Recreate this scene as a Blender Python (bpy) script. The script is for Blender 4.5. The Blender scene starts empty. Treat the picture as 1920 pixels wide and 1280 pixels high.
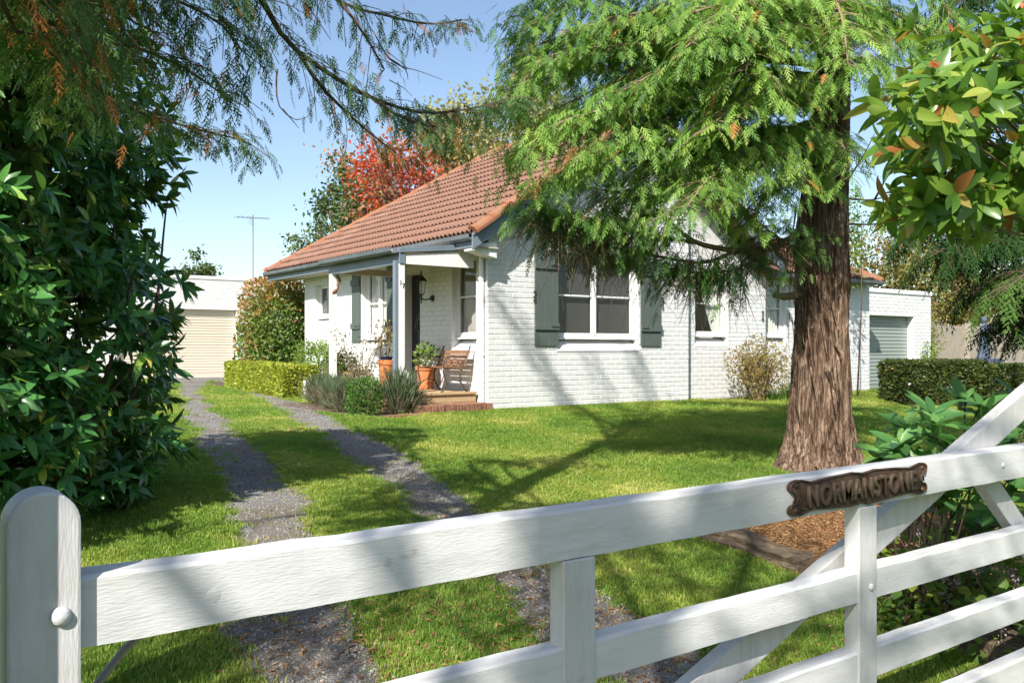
import bpy, bmesh, math, random
import numpy as np
from mathutils import Vector, Matrix, Euler

# ------------------------------------------------------------------ camera, sky, sun
scene = bpy.context.scene
COL = scene.collection
FPX, TH, CAMH, HZ = 1660.0, math.radians(36.06), 1.62, 653.0
CT, ST = math.cos(TH), math.sin(TH)
cam_d = bpy.data.cameras.new('camera')
cam_d.sensor_width = 36.0
cam_d.lens = FPX / 1920 * 36.0
cam_d.shift_y = (HZ - 640) / 1920
cam_d.clip_start = 0.05
cam_d.clip_end = 3000
cam = bpy.data.objects.new('camera', cam_d)
cam.location = (0, 0, CAMH)
cam.rotation_euler = (math.pi / 2, 0, -TH)
COL.objects.link(cam)
scene.camera = cam

SUN = Vector((-1.0, -0.65, 1.0)).normalized()
elev = math.asin(SUN.z)
w = bpy.data.worlds.new('World'); scene.world = w; w.use_nodes = True
nt = w.node_tree
sky = nt.nodes.new('ShaderNodeTexSky'); sky.sky_type = 'NISHITA'; sky.sun_disc = False
sky.sun_elevation = elev
sky.sun_rotation = math.atan2(SUN.x, SUN.y)
sky.air_density = 1.0; sky.dust_density = 0.9; sky.ozone_density = 1.0
bg = nt.nodes['Background']; bg.inputs['Strength'].default_value = 0.12
nt.links.new(sky.outputs[0], bg.inputs['Color'])
sl = bpy.data.lights.new('sun', 'SUN'); sl.energy = 5.0; sl.angle = math.radians(0.55); sl.color = (1.0, 0.955, 0.88)
so = bpy.data.objects.new('sun', sl); COL.objects.link(so)
so.rotation_euler = SUN.to_track_quat('Z', 'Y').to_euler()
so.location = (-20, -15, 25)
vs = scene.view_settings
vs.view_transform = 'Standard'; vs.look = 'None'; vs.gamma = 1.0; vs.exposure = 0.68
vs.use_curve_mapping = False
scene.cycles.max_bounces = 5
scene.cycles.transparent_max_bounces = 8
scene.cycles.diffuse_bounces = 2
scene.cycles.glossy_bounces = 2
scene.cycles.caustics_reflective = False
scene.cycles.caustics_refractive = False
scene.cycles.use_denoising = True

# ------------------------------------------------------------------ geometry helpers
def at(u, v, t):
    """world point at depth t along the view direction through photo position u, v"""
    k = (u - 960) / FPX
    return Vector(((CT * k + ST) * t, (CT - ST * k) * t, CAMH + (HZ - v) / FPX * t))

def gz(x, y):
    if y < 1.8: return 0.0
    if y < 11.7: return 0.62 * (y - 1.8) / 9.9
    return 0.62 + min(0.1, (y - 11.7) / 16.3 * 0.1)

class MB:
    def __init__(s): s.v = []; s.f = []
    def add(s, vs, fs):
        o = len(s.v); s.v += [tuple(p) for p in vs]; s.f += [tuple(i + o for i in f) for f in fs]
    def box(s, a, b, fr=None):
        x0, y0, z0 = a; x1, y1, z1 = b
        vs = [(x0,y0,z0),(x1,y0,z0),(x1,y1,z0),(x0,y1,z0),(x0,y0,z1),(x1,y0,z1),(x1,y1,z1),(x0,y1,z1)]
        if fr: vs = [fr(*p) for p in vs]
        s.add(vs, [(0,3,2,1),(4,5,6,7),(0,1,5,4),(1,2,6,5),(2,3,7,6),(3,0,4,7)])
    def hexa(s, vs): s.add(vs, [(0,3,2,1),(4,5,6,7),(0,1,5,4),(1,2,6,5),(2,3,7,6),(3,0,4,7)])
    def bar(s, p, q, wdt, hgt, up=(0,0,1)):
        p = Vector(p); q = Vector(q); d = (q - p).normalized(); u = Vector(up)
        sd = d.cross(u).normalized() * wdt / 2; u2 = sd.normalized().cross(d).normalized() * hgt / 2
        s.hexa([p-sd-u2, p+sd-u2, q+sd-u2, q-sd-u2, p-sd+u2, p+sd+u2, q+sd+u2, q-sd+u2])
    def tube(s, pts, rad, n=8, cap=True):
        pts = [Vector(p) for p in pts]; m = len(pts)
        if not hasattr(rad, '__len__'): rad = [rad] * m
        o = len(s.v); ref = None
        for i, p in enumerate(pts):
            t = (pts[min(i+1, m-1)] - pts[max(i-1, 0)])
            t = t.normalized() if t.length > 1e-9 else Vector((0,0,1))
            if ref is None:
                ref = Vector((1,0,0)) if abs(t.x) < .8 else Vector((0,1,0))
            a = (ref - t * ref.dot(t)).normalized(); b = t.cross(a); ref = a
            for j in range(n):
                an = 2 * math.pi * j / n
                s.v.append(tuple(p + (a * math.cos(an) + b * math.sin(an)) * rad[i]))
        for i in range(m - 1):
            for j in range(n):
                j2 = (j + 1) % n
                s.f.append((o+i*n+j, o+i*n+j2, o+(i+1)*n+j2, o+(i+1)*n+j))
        if cap:
            s.f.append(tuple(o + j for j in reversed(range(n))))
            s.f.append(tuple(o + (m-1)*n + j for j in range(n)))
    def lathe(s, c, prof, n=20):
        o = len(s.v); m = len(prof)
        for r, z in prof:
            for j in range(n):
                a = 2*math.pi*j/n
                s.v.append((c[0]+r*math.cos(a), c[1]+r*math.sin(a), c[2]+z))
        for i in range(m-1):
            for j in range(n):
                j2 = (j+1) % n
                s.f.append((o+i*n+j, o+i*n+j2, o+(i+1)*n+j2, o+(i+1)*n+j))
        s.f.append(tuple(o + j for j in reversed(range(n))))
        s.f.append(tuple(o + (m-1)*n + j for j in range(n)))
    def prism(s, poly, d0, d1, fr):
        """poly: list of (s, z); extruded in d; fr(s, d, z) -> world"""
        n = len(poly)
        vs = [fr(p[0], d0, p[1]) for p in poly] + [fr(p[0], d1, p[1]) for p in poly]
        fs = [tuple(range(n)), tuple(reversed(range(n, 2*n)))]
        fs += [(i, n+i, n+(i+1) % n, (i+1) % n) for i in range(n)]
        s.add(vs, fs)
    def build(s, name, mat, parent=None, smooth=False, bevel=0.0, seg=2, fix=True):
        me = bpy.data.meshes.new(name)
        me.from_pydata(s.v, [], s.f)
        if fix or bevel:
            bm = bmesh.new(); bm.from_mesh(me)
            bmesh.ops.recalc_face_normals(bm, faces=bm.faces)
            if bevel:
                ed = [e for e in bm.edges if len(e.link_faces) == 2 and e.calc_face_angle(0) > 0.6]
                bmesh.ops.bevel(bm, geom=ed, offset=bevel, segments=seg, affect='EDGES', profile=0.6, clamp_overlap=True)
            bm.to_mesh(me); bm.free()
        if smooth:
            me.polygons.foreach_set('use_smooth', [True] * len(me.polygons))
        me.materials.append(mat)
        return link(name, me, parent)

def link(name, me, parent=None):
    o = bpy.data.objects.new(name, me); COL.objects.link(o)
    if parent is not None:
        o.parent = parent
        o.matrix_parent_inverse = PINV.get(parent.name, Matrix.Identity(4))
    return o
PINV = {}

def thing(name, label, cat, loc, group=None):
    o = bpy.data.objects.new(name, None); COL.objects.link(o)
    o.location = loc; o.empty_display_size = .1
    o['label'] = label; o['category'] = cat
    if group: o['group'] = group
    PINV[o.name] = Matrix.Translation(-Vector(loc))
    return o
def tag(o, label, cat, group=None):
    o['label'] = label; o['category'] = cat
    if group: o['group'] = group
    return o
def structure(o, label=None):
    o['kind'] = 'structure'
    if label: o['label'] = label
    return o
def stuff(o, label=None):
    o['kind'] = 'stuff'
    if label: o['label'] = label
    return o

def mesh_np(name, V, F, tint=None, smooth=False):
    V = np.ascontiguousarray(V, dtype=np.float32); F = np.ascontiguousarray(F, dtype=np.int32)
    me = bpy.data.meshes.new(name); k = F.shape[1]
    me.vertices.add(len(V)); me.vertices.foreach_set('co', V.ravel())
    me.loops.add(F.size); me.loops.foreach_set('vertex_index', F.ravel())
    me.polygons.add(len(F))
    me.polygons.foreach_set('loop_start', np.arange(0, F.size, k, dtype=np.int32))
    me.polygons.foreach_set('loop_total', np.full(len(F), k, dtype=np.int32))
    if smooth: me.polygons.foreach_set('use_smooth', np.ones(len(F), dtype=bool))
    me.update(calc_edges=True)
    if tint is not None:
        a = me.attributes.new('tint', 'FLOAT', 'POINT'); a.data.foreach_set('value', np.ascontiguousarray(tint, dtype=np.float32))
    return me

def instances_np(TV, TF, pos, B, tint):
    """pos (k,3); B (k,3,3) columns = local axes times scale"""
    k, n = len(pos), len(TV)
    V = np.einsum('kij,nj->kni', B, TV) + pos[:, None, :]
    F = TF[None] + (np.arange(k) * n)[:, None, None]
    return V.reshape(-1, 3), F.reshape(-1, TF.shape[1]), np.repeat(tint, n)

def norm(a): return a / np.maximum(np.linalg.norm(a, axis=-1, keepdims=True), 1e-9)
def basis(d, up, scale, roll=None):
    """local x -> d, z -> up made orthogonal"""
    x = norm(d); z = norm(up - x * np.sum(up * x, -1, keepdims=True)); y = np.cross(z, x)
    if roll is not None:
        c, s_ = np.cos(roll)[:, None], np.sin(roll)[:, None]
        y, z = y * c + z * s_, z * c - y * s_
    return np.stack([x, y, z], -1) * np.asarray(scale).reshape(-1, 1, 1)

# ------------------------------------------------------------------ materials
def ramp(nt, stops):
    r = nt.nodes.new('ShaderNodeValToRGB'); e = r.color_ramp.elements
    while len(e) < len(stops): e.new(0.5)
    for el, (p, c) in zip(e, stops): el.position = p; el.color = (*c, 1)
    return r
def mat(name, col, rough=0.7, var=None, scale=6.0, bump=0.0, bscale=None, metal=0.0, stretch=None, detail=6, spec=0.35, coat=0.0, bdist=0.02):
    m = bpy.data.materials.new(name); m.use_nodes = True; nt = m.node_tree; b = nt.nodes['Principled BSDF']
    b.inputs['Roughness'].default_value = rough; b.inputs['Metallic'].default_value = metal
    b.inputs['Specular IOR Level'].default_value = spec
    if coat: b.inputs['Coat Weight'].default_value = coat
    tc = nt.nodes.new('ShaderNodeTexCoord'); src = tc.outputs['Object']
    if stretch:
        mp = nt.nodes.new('ShaderNodeMapping'); mp.inputs['Scale'].default_value = stretch
        nt.links.new(src, mp.inputs['Vector']); src = mp.outputs['Vector']
    if var:
        n = nt.nodes.new('ShaderNodeTexNoise'); n.inputs['Scale'].default_value = scale; n.inputs['Detail'].default_value = detail
        n.inputs['Roughness'].default_value = 0.62
        nt.links.new(src, n.inputs['Vector'])
        stops = [(0.3, col)] + [(0.3 + 0.4 * (i + 1) / len(var), c) for i, c in enumerate(var)]
        r = ramp(nt, stops); nt.links.new(n.outputs['Fac'], r.inputs['Fac'])
        nt.links.new(r.outputs['Color'], b.inputs['Base Color'])
    else:
        b.inputs['Base Color'].default_value = (*col, 1)
    if bump:
        n2 = nt.nodes.new('ShaderNodeTexNoise'); n2.inputs['Scale'].default_value = bscale or scale * 3; n2.inputs['Detail'].default_value = 8
        nt.links.new(src, n2.inputs['Vector'])
        bp = nt.nodes.new('ShaderNodeBump'); bp.inputs['Strength'].default_value = bump; bp.inputs['Distance'].default_value = bdist
        nt.links.new(n2.outputs['Fac'], bp.inputs['Height']); nt.links.new(bp.outputs['Normal'], b.inputs['Normal'])
    return m
def leafmat(name, stops, rough=0.45, trans=0.3, obj=False, spec=0.4, tgain=1.6, back=None, gain=1.0):
    """foliage: colour by the leaf's own tint, a little light passing through"""
    m = bpy.data.materials.new(name); m.use_nodes = True; nt = m.node_tree; b = nt.nodes['Principled BSDF']
    b.inputs['Roughness'].default_value = rough; b.inputs['Specular IOR Level'].default_value = spec
    if obj:
        oi = nt.nodes.new('ShaderNodeObjectInfo'); fac = oi.outputs['Random']
    else:
        a = nt.nodes.new('ShaderNodeAttribute'); a.attribute_name = 'tint'; fac = a.outputs['Fac']
    r = ramp(nt, [(p_, tuple(min(.8, gain*x_) for x_ in c_)) for p_, c_ in stops]); nt.links.new(fac, r.inputs['Fac'])
    col = r.outputs['Color']
    if back:
        ge = nt.nodes.new('ShaderNodeNewGeometry'); mx = nt.nodes.new('ShaderNodeMix'); mx.data_type = 'RGBA'
        nt.links.new(ge.outputs['Backfacing'], mx.inputs['Factor']); nt.links.new(col, mx.inputs['A']); mx.inputs['B'].default_value = (*back, 1)
        col = mx.outputs['Result']
    nt.links.new(col, b.inputs['Base Color'])
    tr = nt.nodes.new('ShaderNodeBsdfTranslucent')
    mu = nt.nodes.new('ShaderNodeMix'); mu.data_type = 'RGBA'; mu.blend_type = 'MULTIPLY'; mu.inputs['Factor'].default_value = 1
    nt.links.new(r.outputs['Color'], mu.inputs['A']); mu.inputs['B'].default_value = (tgain, tgain, tgain * .6, 1)
    nt.links.new(mu.outputs['Result'], tr.inputs['Color'])
    mix = nt.nodes.new('ShaderNodeMixShader'); mix.inputs[0].default_value = trans
    nt.links.new(b.outputs[0], mix.inputs[1]); nt.links.new(tr.outputs[0], mix.inputs[2])
    nt.links.new(mix.outputs[0], nt.nodes['Material Output'].inputs['Surface'])
    return m

M = {}
M['brick'] = mat('painted_brick', (.65,.645,.635), .55, [(.71,.705,.695),(.75,.745,.738)], 9, .25, 60, bdist=.004)
M['mortar'] = mat('painted_mortar', (.62,.605,.58), .7, [(.68,.665,.64)], 12, .3, 70, bdist=.004)
M['render'] = mat('white_render', (.80,.79,.77), .55, [(.84,.83,.81)], 5, .12, 60, bdist=.003)
M['white'] = mat('white_paint', (.78,.775,.76), .42, [(.82,.815,.80)], 8, .1, 40, bdist=.002)
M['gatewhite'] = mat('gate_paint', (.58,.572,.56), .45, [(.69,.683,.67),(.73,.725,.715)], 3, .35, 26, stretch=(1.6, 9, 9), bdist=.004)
M['gatewhite_v'] = mat('gate_paint_shaded', (.52,.512,.50), .45, [(.60,.593,.58),(.66,.652,.64)], 3, .35, 26, stretch=(9, 9, 1.4), bdist=.004)  # darker than the rails: shade on post and brace put into the colour
def worn(m, dirt, chip):
    """grime streaks and small chips in painted timber"""
    nt = m.node_tree; b = nt.nodes['Principled BSDF']; src = b.inputs['Base Color'].links[0].from_socket; tc = nt.nodes.new('ShaderNodeTexCoord')
    for (sc, lo, hi, col, amt, st_) in ((1.0, .50, .75, dirt, .5, (1.2,7,7)), (9.0, .66, .72, chip, .7, (1,2.5,2.5)), (55.0, .68, .74, dirt, .4, (1,1,1))):
        mp = nt.nodes.new('ShaderNodeMapping'); mp.inputs['Scale'].default_value = st_; nt.links.new(tc.outputs['Object'], mp.inputs[0])
        n = nt.nodes.new('ShaderNodeTexNoise'); n.inputs['Scale'].default_value = sc; n.inputs['Detail'].default_value = 9; n.inputs['Roughness'].default_value = .65; nt.links.new(mp.outputs[0], n.inputs['Vector'])
        r = ramp(nt, [(lo, (0,0,0)), (hi, (amt,amt,amt))]); nt.links.new(n.outputs['Fac'], r.inputs[0])
        mx = nt.nodes.new('ShaderNodeMix'); mx.data_type = 'RGBA'; nt.links.new(r.outputs[0], mx.inputs['Factor']); nt.links.new(src, mx.inputs['A']); mx.inputs['B'].default_value = (*col, 1); src = mx.outputs['Result']
    nt.links.new(src, b.inputs['Base Color'])
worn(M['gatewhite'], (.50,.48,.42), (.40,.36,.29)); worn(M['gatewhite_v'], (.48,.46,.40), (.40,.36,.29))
worn(M['brick'], (.60,.58,.55), (.55,.52,.48))
M['greentrim'] = mat('shutter_paint', (.085,.105,.095), .45, [(.11,.132,.12)], 5, .15, 40, stretch=(8,8,1), bdist=.003)
M['bluegrey'] = mat('blue_grey_trim', (.15,.19,.23), .4, [(.19,.235,.28)], 4, .1, 30, bdist=.002)
M['gutter'] = mat('gutter_metal', (.10,.12,.14), .35, [(.17,.19,.21)], 3)
M['soffit'] = mat('porch_soffit', (.50,.44,.34), .7, [(.58,.52,.42)], 4)
M['tile'] = mat('terracotta_roof_tile', (.165,.084,.056), .85, [(.25,.135,.094),(.31,.185,.14)], 2.6, .3, 40, bdist=.006)
M['ridge'] = mat('orange_ridge_tile', (.22,.092,.05), .85, [(.31,.13,.068),(.27,.145,.09)], 6, .3, 30, bdist=.006)
M['darkwood'] = mat('dark_door', (.018,.02,.024), .35)
M['iron'] = mat('black_iron', (.025,.025,.028), .45, [(.04,.04,.042)], 12)
M['rustiron'] = mat('cast_iron_frame', (.05,.04,.032), .6, [(.10,.07,.05)], 20)
M['slatwood'] = mat('bench_slat', (.20,.10,.055), .55, [(.30,.165,.09)], 6, .3, 40, stretch=(8,1,8), bdist=.004)
M['deck'] = mat('porch_timber', (.38,.25,.13), .6, [(.50,.36,.20),(.42,.29,.16)], 4, .3, 30, stretch=(1,6,6), bdist=.004)
M['redbrick'] = mat('clinker_brick', (.16,.075,.05), .85, [(.28,.13,.085),(.33,.20,.13)], 9, .5, 40)
M['terracotta'] = mat('terracotta_pot', (.52,.17,.06), .7, [(.60,.22,.085)], 9, .2, 50)
M['bluepot'] = mat('blue_glaze', (.02,.03,.09), .2)
M['stonepot'] = mat('stone_bowl', (.30,.24,.20), .8, [(.42,.36,.32)], 10, .3, 40)
M['curtain'] = mat('curtain_cloth', (.80,.78,.73), .9)
M['dimcurtain'] = mat('dim_curtain', (.34,.31,.29), .9, [(.42,.38,.36)], 5)
M['screen'] = mat('fly_screen', (.075,.068,.068), .7, [(.095,.087,.087)], 3)
M['room'] = mat('room_inside', (.10,.09,.08), .9)
M['doorcream'] = mat('cream_roller_door', (.66,.58,.47), .45)
M['doorgreen'] = mat('grey_green_roller_door', (.30,.335,.31), .4)
M['concrete'] = mat('concrete', (.44,.40,.34), .85, [(.52,.48,.42)], 3, .3, 30)
M['bark'] = None
M['twig'] = mat('twig_wood', (.085,.055,.035), .85, [(.13,.09,.06)], 12)
M['palewood'] = mat('pale_branch', (.20,.145,.085), .85, [(.28,.21,.13)], 10, .4, 40)
M['log'] = mat('rotten_log', (.075,.052,.035), .9, [(.16,.115,.075),(.24,.18,.125)], 7, .9, 22, stretch=(5,.7,5), bdist=.03)
M['paling'] = mat('fence_paling', (.30,.25,.20), .85, [(.40,.35,.29)], 5, .4, 30, stretch=(6,6,1))
M['statue'] = mat('dark_stone_statue', (.055,.075,.115), .7, [(.10,.13,.18)], 8, .3, 30)
M['steel'] = mat('grey_steel', (.30,.30,.29), .45, [(.22,.20,.17)], 10, metal=.6)
M['aluminium'] = mat('antenna_metal', (.35,.35,.36), .4, metal=.7)

def glass_mat(name, tintc, trans):
    m = bpy.data.materials.new(name); m.use_nodes = True; nt = m.node_tree
    nt.nodes.remove(nt.nodes['Principled BSDF'])
    t = nt.nodes.new('ShaderNodeBsdfTransparent'); t.inputs[0].default_value = (*tintc, 1)
    g = nt.nodes.new('ShaderNodeBsdfGlossy'); g.inputs['Roughness'].default_value = 0.03
    lw = nt.nodes.new('ShaderNodeLayerWeight'); lw.inputs[0].default_value = .5; f = nt.nodes.new('ShaderNodeMath'); f.operation = 'POWER'; f.inputs[1].default_value = 4.0; nt.links.new(lw.outputs['Facing'], f.inputs[0])
    ad = nt.nodes.new('ShaderNodeMath'); ad.operation = 'ADD'; ad.inputs[1].default_value = trans
    nt.links.new(f.outputs[0], ad.inputs[0])
    mx = nt.nodes.new('ShaderNodeMixShader'); nt.links.new(ad.outputs[0], mx.inputs[0])
    nt.links.new(t.outputs[0], mx.inputs[1]); nt.links.new(g.outputs[0], mx.inputs[2])
    nt.links.new(mx.outputs[0], nt.nodes['Material Output'].inputs['Surface'])
    return m
M['glass'] = glass_mat('window_glass', (.955,.965,.96), .02)

def bark_mat():
    m = bpy.data.materials.new('stringy_bark'); m.use_nodes = True; nt = m.node_tree; b = nt.nodes['Principled BSDF']
    b.inputs['Roughness'].default_value = .9; b.inputs['Specular IOR Level'].default_value = .15
    tc = nt.nodes.new('ShaderNodeTexCoord'); mp = nt.nodes.new('ShaderNodeMapping'); mp.inputs['Scale'].default_value = (9, 9, 1.1)
    nt.links.new(tc.outputs['Object'], mp.inputs['Vector'])
    n = nt.nodes.new('ShaderNodeTexNoise'); n.inputs['Scale'].default_value = 2.2; n.inputs['Detail'].default_value = 10; n.inputs['Roughness'].default_value = .68; n.inputs['Distortion'].default_value = .6
    nt.links.new(mp.outputs[0], n.inputs['Vector'])
    r = ramp(nt, [(.33, (.035,.022,.016)), (.45, (.155,.102,.072)), (.55, (.31,.225,.165)), (.70, (.50,.41,.33))])
    nt.links.new(n.outputs['Fac'], r.inputs['Fac']); nt.links.new(r.outputs[0], b.inputs['Base Color'])
    mp2 = nt.nodes.new('ShaderNodeMapping'); mp2.inputs['Scale'].default_value = (26, 26, 1.6); nt.links.new(tc.outputs['Object'], mp2.inputs['Vector'])
    n2 = nt.nodes.new('ShaderNodeTexNoise'); n2.inputs['Scale'].default_value = 2.0; n2.inputs['Detail'].default_value = 8; n2.inputs['Distortion'].default_value = 1.2; nt.links.new(mp2.outputs[0], n2.inputs['Vector'])
    n3 = nt.nodes.new('ShaderNodeTexNoise'); n3.inputs['Scale'].default_value = 2.4; n3.inputs['Detail'].default_value = 4; nt.links.new(tc.outputs['Object'], n3.inputs['Vector'])
    rr2 = ramp(nt, [(.38, (.45,.42,.40)), (.6, (1.25,1.2,1.15))]); nt.links.new(n2.outputs['Fac'], rr2.inputs[0]); rr3 = ramp(nt, [(.35, (.7,.66,.62)), (.65, (1.2,1.2,1.22))]); nt.links.new(n3.outputs['Fac'], rr3.inputs[0])
    src = r.outputs[0]
    for q in (rr2, rr3):
        mx = nt.nodes.new('ShaderNodeMix'); mx.data_type = 'RGBA'; mx.blend_type = 'MULTIPLY'; mx.inputs['Factor'].default_value = 1; nt.links.new(src, mx.inputs['A']); nt.links.new(q.outputs[0], mx.inputs['B']); src = mx.outputs['Result']
    nt.links.new(src, b.inputs['Base Color'])
    ad = nt.nodes.new('ShaderNodeMath'); ad.operation = 'ADD'; nt.links.new(n.outputs['Fac'], ad.inputs[0]); nt.links.new(n2.outputs['Fac'], ad.inputs[1])
    bp = nt.nodes.new('ShaderNodeBump'); bp.inputs['Strength'].default_value = 1; bp.inputs['Distance'].default_value = .04
    nt.links.new(ad.outputs[0], bp.inputs['Height']); nt.links.new(bp.outputs[0], b.inputs['Normal'])
    return m
M['bark'] = bark_mat()

# foliage colours
CY = [(0, (.03,.08,.018)), (.3, (.075,.155,.028)), (.6, (.14,.24,.045)), (.93, (.235,.32,.065)), (.95, (.33,.13,.035)), (1, (.38,.17,.05))]
M['cypress'] = leafmat('cypress_spray', CY, .55, .36, gain=1.55)
M['cypress_dark'] = leafmat('dark_cypress_spray', [(0, (.02,.05,.016)), (.5, (.045,.10,.026)), (.88, (.085,.15,.035)), (.9, (.26,.10,.03)), (1, (.33,.14,.04))], .55, .34, gain=1.45)
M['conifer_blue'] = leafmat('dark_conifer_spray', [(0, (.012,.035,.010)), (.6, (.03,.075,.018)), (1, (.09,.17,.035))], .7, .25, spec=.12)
RH = [(0, (.016,.05,.014)), (.45, (.028,.085,.020)), (.8, (.05,.125,.025)), (.95, (.13,.20,.03)), (1, (.30,.26,.05))]
M['rhodo'] = leafmat('rhododendron_leaf', RH, .27, .2, gain=2.7, spec=.5, back=(.13,.19,.06))
M['rhodo_o'] = leafmat('rhododendron_leaf_single', RH, .27, .2, obj=True, gain=2.7, spec=.5, back=(.13,.19,.06))
LA = [(0, (.05,.12,.02)), (.4, (.11,.21,.03)), (.72, (.19,.29,.045)), (.90, (.30,.34,.06)), (.96, (.36,.20,.06)), (1, (.36,.12,.045))]
M['laurel'] = leafmat('laurel_leaf', LA, .28, .32, spec=.5, gain=1.2)
M['laurel_o'] = leafmat('laurel_leaf_single', LA, .28, .32, obj=True, spec=.5, gain=1.2)
RL = [(0, (.04,.11,.03)), (.5, (.07,.17,.045)), (1, (.12,.23,.06))]
M['rhodo2_o'] = leafmat('pale_rhododendron_leaf_single', RL, .3, .25, obj=True, spec=.5, gain=1.5)
M['rhodo2'] = leafmat('pale_rhododendron_leaf', RL, .3, .25, spec=.5, gain=1.5)
M['golden'] = leafmat('golden_hedge_leaf', [(0, (.12,.17,.02)), (.5, (.24,.27,.03)), (1, (.38,.37,.05))], .5, .35, gain=1.35)
M['box'] = leafmat('box_leaf', [(0, (.05,.13,.02)), (1, (.13,.24,.04))], .5, .3)
M['darkbox'] = leafmat('dark_hedge_leaf', [(0, (.03,.055,.015)), (.6, (.075,.10,.02)), (.9, (.13,.15,.03)), (1, (.26,.19,.04))], .5, .25)
M['photinia'] = leafmat('photinia_leaf', [(0, (.06,.12,.025)), (.5, (.13,.20,.04)), (.72, (.22,.19,.05)), (.85, (.36,.14,.05)), (1, (.42,.17,.07))], .4, .28, gain=1.2)
M['greenshrub'] = leafmat('green_shrub_leaf', [(0, (.10,.19,.03)), (1, (.22,.30,.05))], .5, .3)
M['dryleaf'] = leafmat('dry_shrub_leaf', [(0, (.16,.14,.03)), (.5, (.28,.22,.05)), (.8, (.24,.12,.06)), (1, (.20,.08,.06))], .6, .3)
M['lavender'] = leafmat('lavender_leaf', [(0, (.06,.09,.045)), (.5, (.105,.145,.075)), (.8, (.16,.19,.115)), (.9, (.15,.11,.085)), (1, (.20,.14,.10))], .8, .2, spec=.1)
M['autumn'] = leafmat('autumn_leaf', [(0, (.45,.05,.025)), (.4, (.55,.09,.03)), (.65, (.50,.18,.05)), (.85, (.35,.24,.10)), (1, (.30,.16,.16))], .6, .35)
M['farleaf'] = leafmat('far_green_leaf', [(0, (.05,.09,.025)), (1, (.12,.17,.05))], .6, .3)
M['gum'] = leafmat('olive_leaf', [(0, (.15,.17,.07)), (.6, (.26,.25,.11)), (1, (.36,.30,.15))], .6, .4, gain=1.35)
M['hedgerow'] = leafmat('far_shrub_leaf', [(0, (.12,.15,.03)), (.5, (.22,.21,.05)), (.8, (.30,.22,.06)), (1, (.30,.13,.06))], .6, .3)
M['strap'] = leafmat('strap_leaf', [(0, (.10,.20,.03)), (1, (.24,.33,.06))], .5, .35)
M['mint'] = leafmat('plectranthus_leaf', [(0, (.07,.15,.025)), (.7, (.15,.25,.04)), (1, (.26,.30,.05))], .45, .3)
M['flower'] = leafmat('pale_purple_flower', [(0, (.50,.42,.58)), (.6, (.62,.54,.66)), (1, (.28,.12,.20))], .6, .3)
M['redbud'] = leafmat('red_bud', [(0, (.50,.05,.03)), (1, (.55,.14,.06))], .5, .3)
M['pinkflower'] = leafmat('pink_leaf', [(0, (.40,.06,.10)), (1, (.30,.25,.05))], .5, .3)
GR = [(0, (.095,.175,.02)), (.5, (.17,.255,.034)), (.9, (.24,.31,.055)), (1, (.35,.34,.12))]
M['grass'] = leafmat('grass_blade', GR, .55, .38, obj=True, gain=1.28)
def patchy(m, cols, sc):
    """drier and greener areas of the lawn"""
    nt = m.node_tree; ge = nt.nodes.new('ShaderNodeNewGeometry'); n = nt.nodes.new('ShaderNodeTexNoise'); n.inputs['Scale'].default_value = sc; n.inputs['Detail'].default_value = 5
    nt.links.new(ge.outputs['Position'], n.inputs['Vector']); r = ramp(nt, cols); nt.links.new(n.outputs['Fac'], r.inputs[0])
    for nd in list(nt.nodes):
        if nd.type == 'VALTORGB' and nd != r:
            mx = nt.nodes.new('ShaderNodeMix'); mx.data_type = 'RGBA'; mx.blend_type = 'MULTIPLY'; mx.inputs['Factor'].default_value = 1
            outs = [l.to_socket for l in nd.outputs[0].links]
            nt.links.new(nd.outputs[0], mx.inputs['A']); nt.links.new(r.outputs[0], mx.inputs['B'])
            for o_ in outs: nt.links.new(mx.outputs['Result'], o_)
patchy(M['grass'], [(.30, (.60,.72,.7)), (.46, (.95,1.0,1.0)), (.58, (1.3,1.12,1.3)), (.70, (1.9,1.42,2.4))], .9)

def ground_mat():
    m = bpy.data.materials.new('lawn_soil'); m.use_nodes = True; nt = m.node_tree; b = nt.nodes['Principled BSDF']
    b.inputs['Roughness'].default_value = .95; b.inputs['Specular IOR Level'].default_value = .1
    ge = nt.nodes.new('ShaderNodeNewGeometry')
    n = nt.nodes.new('ShaderNodeTexNoise'); n.inputs['Scale'].default_value = 1.1; n.inputs['Detail'].default_value = 6
    n3 = nt.nodes.new('ShaderNodeTexNoise'); n3.inputs['Scale'].default_value = 45; n3.inputs['Detail'].default_value = 6
    for q in (n, n3): nt.links.new(ge.outputs['Position'], q.inputs['Vector'])
    r1 = ramp(nt, [(.3, (.055,.105,.014)), (.6, (.085,.145,.02)), (.8, (.14,.16,.035))])
    r2 = ramp(nt, [(.3, (.05,.075,.012)), (.55, (.095,.16,.02)), (.75, (.17,.21,.045))])
    nt.links.new(n.outputs['Fac'], r1.inputs[0]); nt.links.new(n3.outputs['Fac'], r2.inputs[0])
    mx = nt.nodes.new('ShaderNodeMix'); mx.data_type = 'RGBA'; mx.inputs['Factor'].default_value = .55
    nt.links.new(r1.outputs[0], mx.inputs['A']); nt.links.new(r2.outputs[0], mx.inputs['B'])
    nt.links.new(mx.outputs['Result'], b.inputs['Base Color'])
    bp = nt.nodes.new('ShaderNodeBump'); bp.inputs['Strength'].default_value = .8; bp.inputs['Distance'].default_value = .03
    nt.links.new(n3.outputs['Fac'], bp.inputs['Height']); nt.links.new(bp.outputs[0], b.inputs['Normal'])
    return m
M['lawn'] = ground_mat()
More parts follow.
